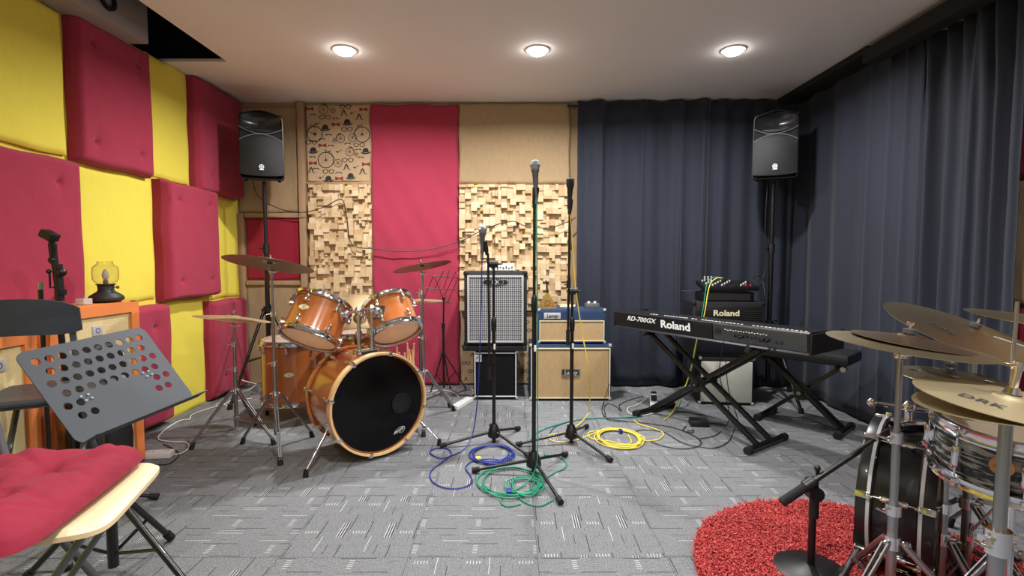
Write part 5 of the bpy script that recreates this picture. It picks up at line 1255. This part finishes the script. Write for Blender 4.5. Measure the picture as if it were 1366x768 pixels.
# folding stools
def stool(c, yaw, label, seatmat, framemat, H=.63, Ht=.95, W=.40, back=True, backmat='greychair', group='folding stools with backrests'):
    """faces local -y; origin on the floor under the seat centre"""
    r = thing('folding_stool', label, 'stool', c, Quaternion((0,0,1), yaw), group); mb = MB(); Dp = .34
    def seat(u, v, top):
        a = u*2-1; b = v*2-1; k = (abs(a)**8+abs(b)**8)**.125; m_ = max(abs(a), abs(b)); q = 1 if k == 0 else m_/k
        x, y = a*q*W/2, b*q*Dp/2; e = max(abs(a), abs(b)); z = H-.010*(1-a*a)*(1-b*b)
        rim = .011*(1-min(1,(1-e)/.05)) 
        return (x, y, z-rim if top else H-.024+rim*.3)
    mb.grid(lambda u, v: seat(u, v, True), 30, 26); mb.grid(lambda u, v: seat(u, v, False), 30, 26)
    # skirt
    ring_t = [seat(i/30, 0, True) for i in range(31)]+[seat(1, j/26, True) for j in range(1,27)]+[seat(1-i/30, 1, True) for i in range(1,31)]+[seat(0, 1-j/26, True) for j in range(1,26)]
    ring_b = [(p[0], p[1], H-.021) for p in ring_t]; n = len(ring_t); mb.add(ring_t+ring_b, [(k,(k+1)%n,n+(k+1)%n,n+k) for k in range(n)])
    mb.build('seat', seatmat, r, ang=45)
    w = W/2-.02
    for s in (-1,1):
        MB().tube([(s*w,-.22,.012),(s*w,.135,H-.03),(s*w*.97,.20,Ht-.04)] if back else [(s*w,-.22,.012),(s*w,.15,H-.03)], .011, 10, flat=.7).build('rear_upright', framemat, r)
        MB().tube([(s*(w-.03),.26,.012),(s*(w-.03),-.12,H-.03)], .011, 10, flat=.7).build('leg', framemat, r)
        for y, x in ((-.22,s*w),(.26,s*(w-.03))): MB().cyl((x,y,.001), (x,y,.02), .015).build('rubber_foot', 'rubber', r)
    for y, z, ww in ((-.170,.16,w),(.18,.15,w-.03),(-.12,H-.03,w-.03),(.12,H-.035,w)): MB().tube([(-ww,y,z),(ww,y,z)], .009, 8).build('crossbar', framemat, r)
    if back:
        def bk_(u, v, f):
            a = u*2-1; b = v*2-1; bw_ = W*.52; k = 1-.0*b; hh = .066*(1-.35*abs(a)**5); x = a*bw_; z = Ht-.07+b*hh-.018*a*a; y = .19+.055*(1-a*a)+(.011 if f else 0)+b*.012
            return (x, y, z)
        mb = MB().grid(lambda u, v: bk_(u,v,0), 26, 10); mb.grid(lambda u, v: bk_(u,v,1), 26, 10)
        rt = [(i/26,0) for i in range(27)]+[(1,j/10) for j in range(1,11)]+[(1-i/26,1) for i in range(1,27)]+[(0,1-j/10) for j in range(1,10)]; n = len(rt)
        mb.add([bk_(u,v,0) for u,v in rt]+[bk_(u,v,1) for u,v in rt], [(k,(k+1)%n,n+(k+1)%n,n+k) for k in range(n)]); mb.build('backrest', backmat, r, ang=45)
    return r
stool((-1.87, 1.97, 0), math.radians(207), 'dark grey folding stool with a curved wooden backrest, behind the perforated music stand', 'greychair', 'greymetal', Ht=1.015, W=.33)
stool((-1.015, 1.06, 0), math.radians(108), 'folding stool with a pale birch seat in the left foreground, carrying a red cushion', 'birch', 'greymetal', W=.35, Ht=1.02)
# cushion
def cush(u, v, top):
    a = u*2-1; b = v*2-1; k = (abs(a)**9+abs(b)**9)**(1/9); m_ = max(abs(a), abs(b)); q = 1 if k == 0 else m_/k
    x, y = a*q*.215, b*q*.235
    e = 1-max(abs(a), abs(b)); p = (1-(1-min(1,e*2.2))**2.2)**.6 if e > 0 else 0
    z = .050*p
    for tx, ty in ((-.33,-.3),(.33,-.3),(-.33,.35),(.33,.35),(0,0)):
        d2 = (a-tx)**2+(b-ty)**2; z -= (.030*math.exp(-d2/.012)+.012*math.exp(-d2/.10))*p
    z += p*(.006*math.sin(7*a+3*b)+.006*abs(math.sin(5*b-4*a+1+.6*math.sin(5*a)))-.008*math.exp(-((math.sin(3.1*a+4.2*b+.8*math.sin(3*b)))/.16)**2)-.007*math.exp(-((math.sin(4.4*a-2.9*b+1.3+.7*math.sin(4*a)))/.13)**2)+.003*math.sin(17*a+9*b+2)*abs(b))
    f = .010*math.sin(a*9+1)*(1-p); x += f*.3
    return V((x, y, z if top else -.012*p))
mb = MB().grid(lambda u, v: cush(u,v,1), 56, 50).grid(lambda u, v: cush(u,v,0), 24, 22)
cq = T4((-1.095, 1.0, .645)) @ Rz(math.radians(13))
mb = MB(); mb.grid(lambda u, v: cush(u,v,1), 64, 56); nb = len(mb.v); mb.grid(lambda u, v: cush(u,v,0), 64, 56)
mb.v = [cq @ v for v in mb.v]
r = tag(mb.build('seat_cushion', 'cushion', ang=180), 'crumpled crimson seat cushion lying on the birch stool in the left foreground', 'cushion')
# bare microphone stand with a clip
mp_ = V((at(76,395,1.95).x, 1.95, 0)); mp_ = V((-2.0,2.24,0))
r, _c = mic_stand(mp_, (V((mp_.x-.05,mp_.y-.28,0)), V((mp_.x+.3,mp_.y+.09,0)), V((mp_.x-.06,mp_.y+.3,0))), .075, 'black microphone stand with an empty clip at the left edge of the photo')
Yc = mp_.y; MB().cyl(mp_+V((0,0,.005)), at(77,400,Yc), .0125).build('lower_tube', 'satin', r, world=True); MB().tube([at(79,440,Yc-.02), at(78,385,Yc-.02), at(73,350,Yc-.02), at(71,330,Yc-.02)], .013, 12).build('upper_tube', 'satin', r, world=True)
mb = MB().tube([at(80,400,Yc-.02), at(77,352,Yc-.02)], .017, 12); mb.ball(at(82,363,Yc-.03), .020, 12); mb.ball(at(71,347,Yc-.02), .019, 12); mb.cyl(at(81,393,Yc-.02), at(81,386,Yc-.02), .021); mb.build('clutch', 'black', r, world=True)
mb = MB().tube([at(66,362,Yc-.03), at(67,384,Yc-.03), at(73,383,Yc-.03)], .004, 6); mb.ball(at(65,362,Yc-.03), .010); mb.build('lever', 'black', r, world=True)
mb = MB().tube([at(71,347,Yc-.02), at(70,325,Yc-.03)], [.012,.016], 12); mb.tube([at(71,330,Yc-.03), at(68,318,Yc-.04)], .012, 10); mb.box(at(66,314,Yc-.05), (.055,.05,.035), rot=Matrix.Rotation(.5,3,'Y'), bev=.006); mb.build('mic_clip', 'black', r, world=True)
mb = MB().cyl(V((at(54,400,2.12).x,2.12,.02)), at(54,385,2.12), .009); p = at(54,379,2.12); r = thing('guitar_stand', 'thin black stand with a silver top screw, beside the empty microphone clip', 'stand', (p.x, 2.12, 0)); mb.build('post', 'satin', r, world=True)
MB().cyl(at(54,386,2.12), at(54,376,2.12), .010).build('top_screw', 'steel', r, world=True)
for a in (.3, 2.4, 4.3): l_ = MB().tube([V((p.x,2.12,.30)), V((p.x+.2*math.cos(a), 2.12+.2*math.sin(a), .012))], .007, 8).build('leg', 'satin', r, world=True)

# black padded gig bag standing behind the stool
r = thing('gig_bag', 'black padded bag standing on the floor between the dark stool and the orange cabinet', 'bag', (-2.03, 2.42, 0), Quaternion((0,0,1), PI/2))
out = [(-.13,0),(.13,0),(.15,.03),(.16,.25),(.13,.40),(.145,.56),(.11,.68),(.05,.74),(-.05,.74),(-.11,.68),(-.145,.56),(-.13,.40),(-.16,.25),(-.15,.03)]
o_ = MB().prism(out, -.045, .035).build('body', M['tolex'], r); md = o_.modifiers.new('soft_edge', 'BEVEL'); md.width = .02; md.segments = 3
MB().prism([(-.09,.06),(.09,.06),(.10,.30),(-.10,.30)], -.062, -.044).build('pocket', 'rubber', r); MB().tube([(-.04,-.045,.62),(-.05,-.075,.52),(-.05,-.07,.40),(-.04,-.046,.34)], .008, 8, flat=.5).build('handle', 'rubber', r)
# ================================================================ RIGHT KIT
rc = V((1.27, 1.665, 0)); RR = .60
rg_o = MB().lathe([(0,.022),(RR-.02,.022),(RR,.012),(RR,.001),(0,.001)], rc, seg=96).build('round_rug', 'shag', origin=rc); tag(rg_o, 'round shaggy red rug under the black drum kit at the bottom right', 'rug')
# tufts: one uncountable pile mesh, child of the rug
mb = MB(); rg = random.Random(4); vs = []; fs = []
for k in range(50000):
    rr_ = RR*math.sqrt(rg.random()); a = rg.random()*2*PI; x, y = rr_*math.cos(a), rr_*math.sin(a)
    ln = rg.uniform(.016,.030); ta = rg.random()*2*PI; w = rg.uniform(.0016,.003); tl = rg.uniform(.2,1.1)
    dx, dy = math.cos(ta)*ln*tl, math.sin(ta)*ln*tl; px_, py_ = -math.sin(ta)*w, math.cos(ta)*w; b = len(vs)
    vs += [(x-px_,y-py_,.018),(x+px_,y+py_,.018),(x+dx*.5+px_,y+dy*.5+py_,.020+ln*.7),(x+dx*.5-px_,y+dy*.5-py_,.020+ln*.7),(x+dx,y+dy,.018+ln*.75)]
    fs += [(b,b+1,b+2,b+3),(b+3,b+2,b+4)]
mb.v = [V(v) for v in vs]; mb.f = fs; mb.m = [0]*len(fs); pl = mb.build('pile', 'shag', rg_o, smooth=False, fixn=False); pl['kind'] = 'stuff'
# black bass drum
tA = math.radians(45); ax = V((-math.sin(tA), math.cos(tA), 0)); H2_ = .17; ctr = V((1.475, 1.73, .290)) + ax*.06; R2 = .250
r = thing('black_bass_drum', 'black bass drum with white hoop stripes standing on the red rug, seen from its side', 'drum', ctr, qz(ax, 0), 'drums of the black kit')
M['bd_black'] = mat('black_wrap', (20,21,24), .3, coat=.2)
drum(r, R2, H2_, 'bd_black', 'bd_black', 'bhead', 'chead', 8, spin=.25, twolug=True, woodhoop=True, inlay='lmetal')
for a in (1,):
    p = ctr + V((-.20,-.08,-.12)); 
    f = fl(1108,805); mb = MB().tube([p, V((f.x,f.y,.03))], .011, 10); mb.box(p, (.05,.05,.06), bev=.008); l_ = mb.build('spur', 'black', r, world=True); MB().cyl((f.x,f.y,.05), (f.x,f.y,.024), .014, .018).build('rubber_foot', 'rubber', l_, world=True)
tm = ctr + V((0,0,R2+.005)); mb = MB().box(tm+V((0,0,.012)), (.09,.06,.035), bev=.008); mb.cyl(tm, tm+V((0,0,.09)), .012); mb.tube([tm+V((0,0,.07)), tm+V((-.12,.02,.085))], .009); mb.tube([tm+V((0,0,.07)), tm+V((.10,-.06,.07))], .009); mb.ball(tm+V((0,0,.075)), .022); mb.ball(tm+V((-.12,.02,.085)), .016); wing(mb, tm+V((-.02,-.02,.075)), (-1,-1,0), .014); wing(mb, tm+V((.10,-.06,.07)), (0,-1,0), .014)
mb.build('tom_mount', 'chrome', r, world=True)
# snare
sn2 = V((1.46,1.42,.60)); r = thing('black_snare_drum', 'black and silver oyster-wrapped snare drum with a round wooden badge, under the bright hi-hat', 'drum', sn2, qz((-.05,-.10,1), 0), 'drums of the black kit')
drum(r, .178, .15, 'pearl_dk', 'chrome', 'chead', 'chead', 8, twolug=False, spin=.12)
ba = math.atan2(-1.42, -1.46)-.12; mt = Matrix.Rotation(ba, 4, 'Z') @ T4((.178,0,.012)) @ Rz(PI/2)
mb = MB(); mb.prism([(.026*math.cos(2*PI*k/28), .026*math.sin(2*PI*k/28)) for k in range(28)], -.004, .002, mt); b_ = mb.build('badge', wood_mat('badge_wood', (190,130,70), (220,160,96), 6), r)
m2 = MB(); curve2(m2, [(-.017,-.004),(-.006,.006),(.002,-.003),(.017,.003)], [.001,.002,.002,.001], mt @ T4((0,-.0046,0))); m2.build('logo', 'print_k', b_, smooth=False, fixn=False)
r = thing('snare_stand', 'chrome stand under the oyster-wrapped snare drum', 'drum stand', (sn2.x, sn2.y, .0))
tripod(r, (sn2.x,sn2.y,0), .30, .16, [V((sn2.x+.26*math.cos(a), sn2.y+.26*math.sin(a), .0)) for a in (.9,3.1,5.2)], 'steel')
mb = MB().cyl((sn2.x,sn2.y,.12), (sn2.x,sn2.y,.52), .012)
for a in (.4,2.5,4.6): d = V((math.cos(a), math.sin(a), 0)); mb.tube([V((sn2.x,sn2.y,.51)), V((sn2.x,sn2.y,.53))+d*.17, V((sn2.x,sn2.y,.58))+d*.205], .006)
mb.build('basket', 'chrome', r, world=True)
GB = 'bronze cymbals of the black kit'
def drk(o, prof, R, a, rr, s):
    """lettering on the upper face of a cymbal, at angle a and radius rr"""
    z = [p for p in prof if p[0] <= rr][-1][1]; mt = Matrix.Rotation(a, 4, 'Z') @ T4((rr,0,z+.0022)) @ Ry(math.radians(6)) @ Rz(PI/2) @ Rx(-PI/2)
    mb = MB(); text_into(mb, 'DRK', s, mt, ext=.0003, off=.0002, xs=1.25, spacing=1.1); mb.build('lettering', 'print_k', o, smooth=False, fixn=False)
# hi-hat
hc = at(1347,536,1.17); hu = V((.09,-.09,1)).normalized()
a_cam = math.atan2(-hc.y, -hc.x)
o, pr, H = cymbal(hc+V((0,0,.012)), hu, .182, 'cym_b', 'upper hi-hat cymbal with black lettering at the right edge, nearest the camera', group='hi-hat cymbals of the black kit', bow=.10, spin=0); cymbal_mesh(o, pr, 'cym_b'); drk(o, pr, .182, a_cam-.42, .112, .034)
o, pr, H = cymbal(hc-V((0,0,.024)), V((.05,-.03,-1)), .182, 'cym_b', 'lower hi-hat cymbal right under the lettered one at the right edge', group='hi-hat cymbals of the black kit'); cymbal_mesh(o, pr, 'cym_b')
hb = V((hc.x, hc.y, 0)); r = thing('hi_hat_stand', 'chrome hi-hat stand at the right edge, in front of the oyster snare drum', 'cymbal stand', (hb.x, hb.y, .0), group='chrome cymbal stands of the black kit')
MB().cyl(hb+V((-.01,0,.26)), hc-hu*.03, .0135).build('tube', 'steel', r, world=True); MB().cyl(hb+V((-.012,0,.10)), hb+V((-.010,0,.47)), .0175).build('lower_tube', 'steel', r, world=True)
mb = MB().cyl(hb+V((-.01,0,.44)), hb+V((-.01,0,.50)), .026); wing(mb, hb+V((-.036,-.01,.47)), (-1,-.2,0), .016); mb.cyl(hb+V((-.05,0,.475)), hb+V((.03,0,.475)), .012); mb.build('height_clamp', 'chrome', r, world=True)
MB().cyl(hc, at(1357,402,1.17), .0042).build('pull_rod', 'steel', r, world=True)
mb = MB().cyl(hc+hu*.020, hc+hu*.036, .017, .013); mb.cyl(hc+hu*.034, hc+hu*.085, .0085); mb.cyl(hc+hu*.080, hc+hu*.10, .012); wing(mb, hc+hu*.09, (-1,-.1,.15), .013); mb.build('clutch', 'chrome', r, world=True)
MB().cyl(hc+hu*.012, hc+hu*.022, .018).build('felt_washer', 'felt', r, world=True)
tripod(r, hb, .28, .12, [V((hb.x-.22, hb.y-.06, 0)), V((hb.x+.20, hb.y-.10, 0)), V((hb.x+.02, hb.y+.24, 0))], 'steel')
# crash nearest: two stacked plates
e = at(1211,452,1.46); eu = V((.085,-.05,1)).normalized()
o, pr, H = cymbal(e, eu, .205, 'cym_c', 'wide flat crash cymbal carrying a smaller one, on the tall stand left of the hi-hat', group=GB, bow=.12, bell=.2); cymbal_mesh(o, pr, 'cym_c')
o, pr2, H = cymbal(e+eu*.006+V((.012,.0,0)), V((.13,-.05,1)), .150, 'cym_a', 'smaller dark cymbal stacked on top of the wide crash cymbal', group=GB, bow=.14, bell=.26); cymbal_mesh(o, pr2, 'cym_a')
eb = V((e.x-.02, e.y, 0)); cymbal_stand(eb, e+eu*.012, eu, [V((eb.x-.26, eb.y-.10, .0)), V((eb.x+.22, eb.y-.18, .0)), V((eb.x+.03, eb.y+.27, .0))], .30, .14, 'tall chrome stand of the stacked crash cymbals, passing in front of the black bass drum', joints=(.40,.62), rt=.0135, group='chrome cymbal stands of the black kit')
# big lettered cymbal behind
f_ = at(1298,440,1.72); fu = V((.22,-.34,1)).normalized(); ac = math.atan2(-f_.y, -f_.x)
o, pr, H = cymbal(f_, fu, .262, 'cym_c', 'largest cymbal of the black kit, tilted to the right behind the stacked crash', group=GB, bow=.10, bell=.18); cymbal_mesh(o, pr, 'cym_c'); drk(o, pr, .262, ac-.52, .150, .036)
mb = MB()
for k in range(46):
    a = k/45; x = .03+a*.22; y = -.05-.02*math.sin(a*3); rr_ = math.hypot(x, y); z = [p for p in pr if p[0] <= rr_][-1][1]; mb.ball((x, y, z+.006), .0028, 6)
mb.build('sizzle_chain', 'lmetal', o)
fb = V((f_.x+.03, f_.y+.02, 0)); cymbal_stand(fb, f_+fu*.008, fu, [V((fb.x-.2, fb.y+.22, .0)), V((fb.x+.26, fb.y+.06, .0)), V((fb.x+.02, fb.y-.27, .0))], .28, .12, 'chrome stand of the largest tilted cymbal at the right', joints=(.42,.66), rt=.0135, group='chrome cymbal stands of the black kit')
# cymbal with holes
g_ = at(1268,500,1.55); gu = V((.02,-.06,1)).normalized(); holes = [(.088*math.cos(2*PI*k/6+.3), .088*math.sin(2*PI*k/6+.3), .0145) for k in range(6)]
o, pr, H = cymbal(g_, gu, .135, 'cym_b', 'small cymbal with round holes, between the stacked crash and the hi-hat', group=GB, bow=.10, bell=.24); cymbal_mesh(o, pr, 'cym_c', holes=holes)
gb = V((g_.x+.02, g_.y+.05, 0)); cymbal_stand((g_.x+.0, g_.y+.0, 0), g_+gu*.02, gu, [V((g_.x+.2,g_.y+.14,.0)), V((g_.x-.12,g_.y+.2,.0)), V((g_.x+.02,g_.y-.24,.0))], .26, .12, 'chrome stand of the small cymbal with holes', joints=(.36,.56), group='chrome cymbal stands of the black kit')
# far right cymbal
h_ = at(1392,424,1.95); o, pr, H = cymbal(h_, V((.10,-.10,1)), .235, 'cym_c', 'cymbal cut off by the right edge of the photo, behind the hi-hat rod', group=GB, bow=.08, bell=.2); cymbal_mesh(o, pr, 'cym_c')
cymbal_stand((h_.x, h_.y, 0), h_+V((0,0,.006)), (.10,-.10,1), [V((h_.x+.2,h_.y+.14,.0)), V((h_.x-.2,h_.y+.14,.0)), V((h_.x,h_.y-.24,.0))], .30, .14, 'chrome stand of the cymbal at the right edge', joints=(.4,.66), group='chrome cymbal stands of the black kit')
# low boom stand
lb = fl(1081,772); r = thing('low_microphone_stand', 'low black microphone stand with a round base and slanted boom, on the red rug', 'microphone stand', lb)
MB().lathe([(0,0),(.125,0),(.130,.006),(.118,.016),(.04,.026),(.02,.032),(0,.032)], lb+V((0,0,.024)), seg=40).build('base', 'black', r, world=True)
zj = at(1085,652,lb.y).z; MB().cyl(lb+V((0,0,.05)), lb+V((0,0,zj-.04)), .0125).build('tube', 'satin', r, world=True)
j = lb+V((.0,-.005,zj)); mb = MB().cyl(j+V((0,0,-.10)), j+V((0,0,-.03)), .016); mb.cyl(j+V((0,-.02,-.012)), j+V((0,.02,-.012)), .026, seg=18); mb.box(j+V((-.01,0,.02)), (.04,.026,.05), bev=.008); mb.cyl(j+V((.012,-.0,.04)), j+V((.008,0,.075)), .007); mb.ball(j+V((.008,0,.078)), .011); mb.build('boom_joint', 'black', r, world=True)
A_, B_ = at(1040,663,lb.y), at(1178,571,lb.y+.02); off = V((0,-.028,.0)); MB().tube([A_+off, B_+off], .0095, 12).build('boom', 'satin', r, world=True); d = (B_-A_).normalized(); MB().tube([A_+off-d*.01, A_+off+d*.13], .0155, 14).build('boom_grip', 'rubber', r, world=True); MB().tube([A_+off+d*.09, A_+off+d*.125], .020, 14).build('boom_clutch', 'black', r, world=True)

# kick pedal behind the black bass drum
kp_ = ctr - ax*.24; r = thing('kick_pedal', 'black and chrome kick pedal at the near side of the black bass drum', 'drum pedal', (kp_.x, kp_.y, .03))
R3 = Matrix.Rotation(math.atan2(-ax.y, -ax.x)+PI/2, 3, 'Z'); e1 = -ax
MB().box(kp_+V((0,0,-kp_.z+.036))-ax*.05, (.10,.30,.010), rot=R3, bev=.003).build('base_plate', 'gunmetal', r, world=True)
MB().box(kp_+V((0,0,-kp_.z+.085))-ax*.06, (.085,.27,.010), rot=R3 @ Matrix.Rotation(.22,3,'X'), bev=.003).build('footboard', 'black', r, world=True)
s_ = V((ax.y, -ax.x, 0)); mb = MB()
for q in (-1,1): mb.cyl(kp_+s_*q*.05+ax*.06+V((0,0,-kp_.z+.04)), kp_+s_*q*.05+ax*.06+V((0,0,-kp_.z+.23)), .008)
mb.cyl(kp_-s_*.065+ax*.06+V((0,0,-kp_.z+.225)), kp_+s_*.065+ax*.06+V((0,0,-kp_.z+.225)), .008); mb.build('yoke', 'chrome', r, world=True)
mb = MB().cyl(kp_+ax*.06+V((0,0,-kp_.z+.225)), kp_-ax*.02+V((0,0,-kp_.z+.38)), .004); mb.build('beater_rod', 'chrome', r, world=True)
MB().cyl(kp_-ax*.045+V((0,0,-kp_.z+.385)), kp_+ax*.01+V((0,0,-kp_.z+.375)), .024).build('beater', 'felt', r, world=True)
# ================================================================ CAMERA AND WORLD
cam = bpy.data.cameras.new('camera'); co = bpy.data.objects.new('camera', cam); COL.objects.link(co)
co.location = (0,0,CAMZ); co.rotation_euler = (PI/2-PITCH, 0, 0); cam.sensor_width = 36; cam.lens = FPX/1366*36; cam.clip_start = .02
SC.camera = co
w = bpy.data.worlds.new('world'); SC.world = w; w.use_nodes = True; w.node_tree.nodes['Background'].inputs[0].default_value = (.5,.55,.6,1); w.node_tree.nodes['Background'].inputs[1].default_value = .02
vs_ = SC.view_settings; SC.display_settings.display_device = 'sRGB'; vs_.view_transform = 'Standard'; vs_.look = 'None'; vs_.gamma = 1; vs_.use_curve_mapping = False; vs_.exposure = 0.1
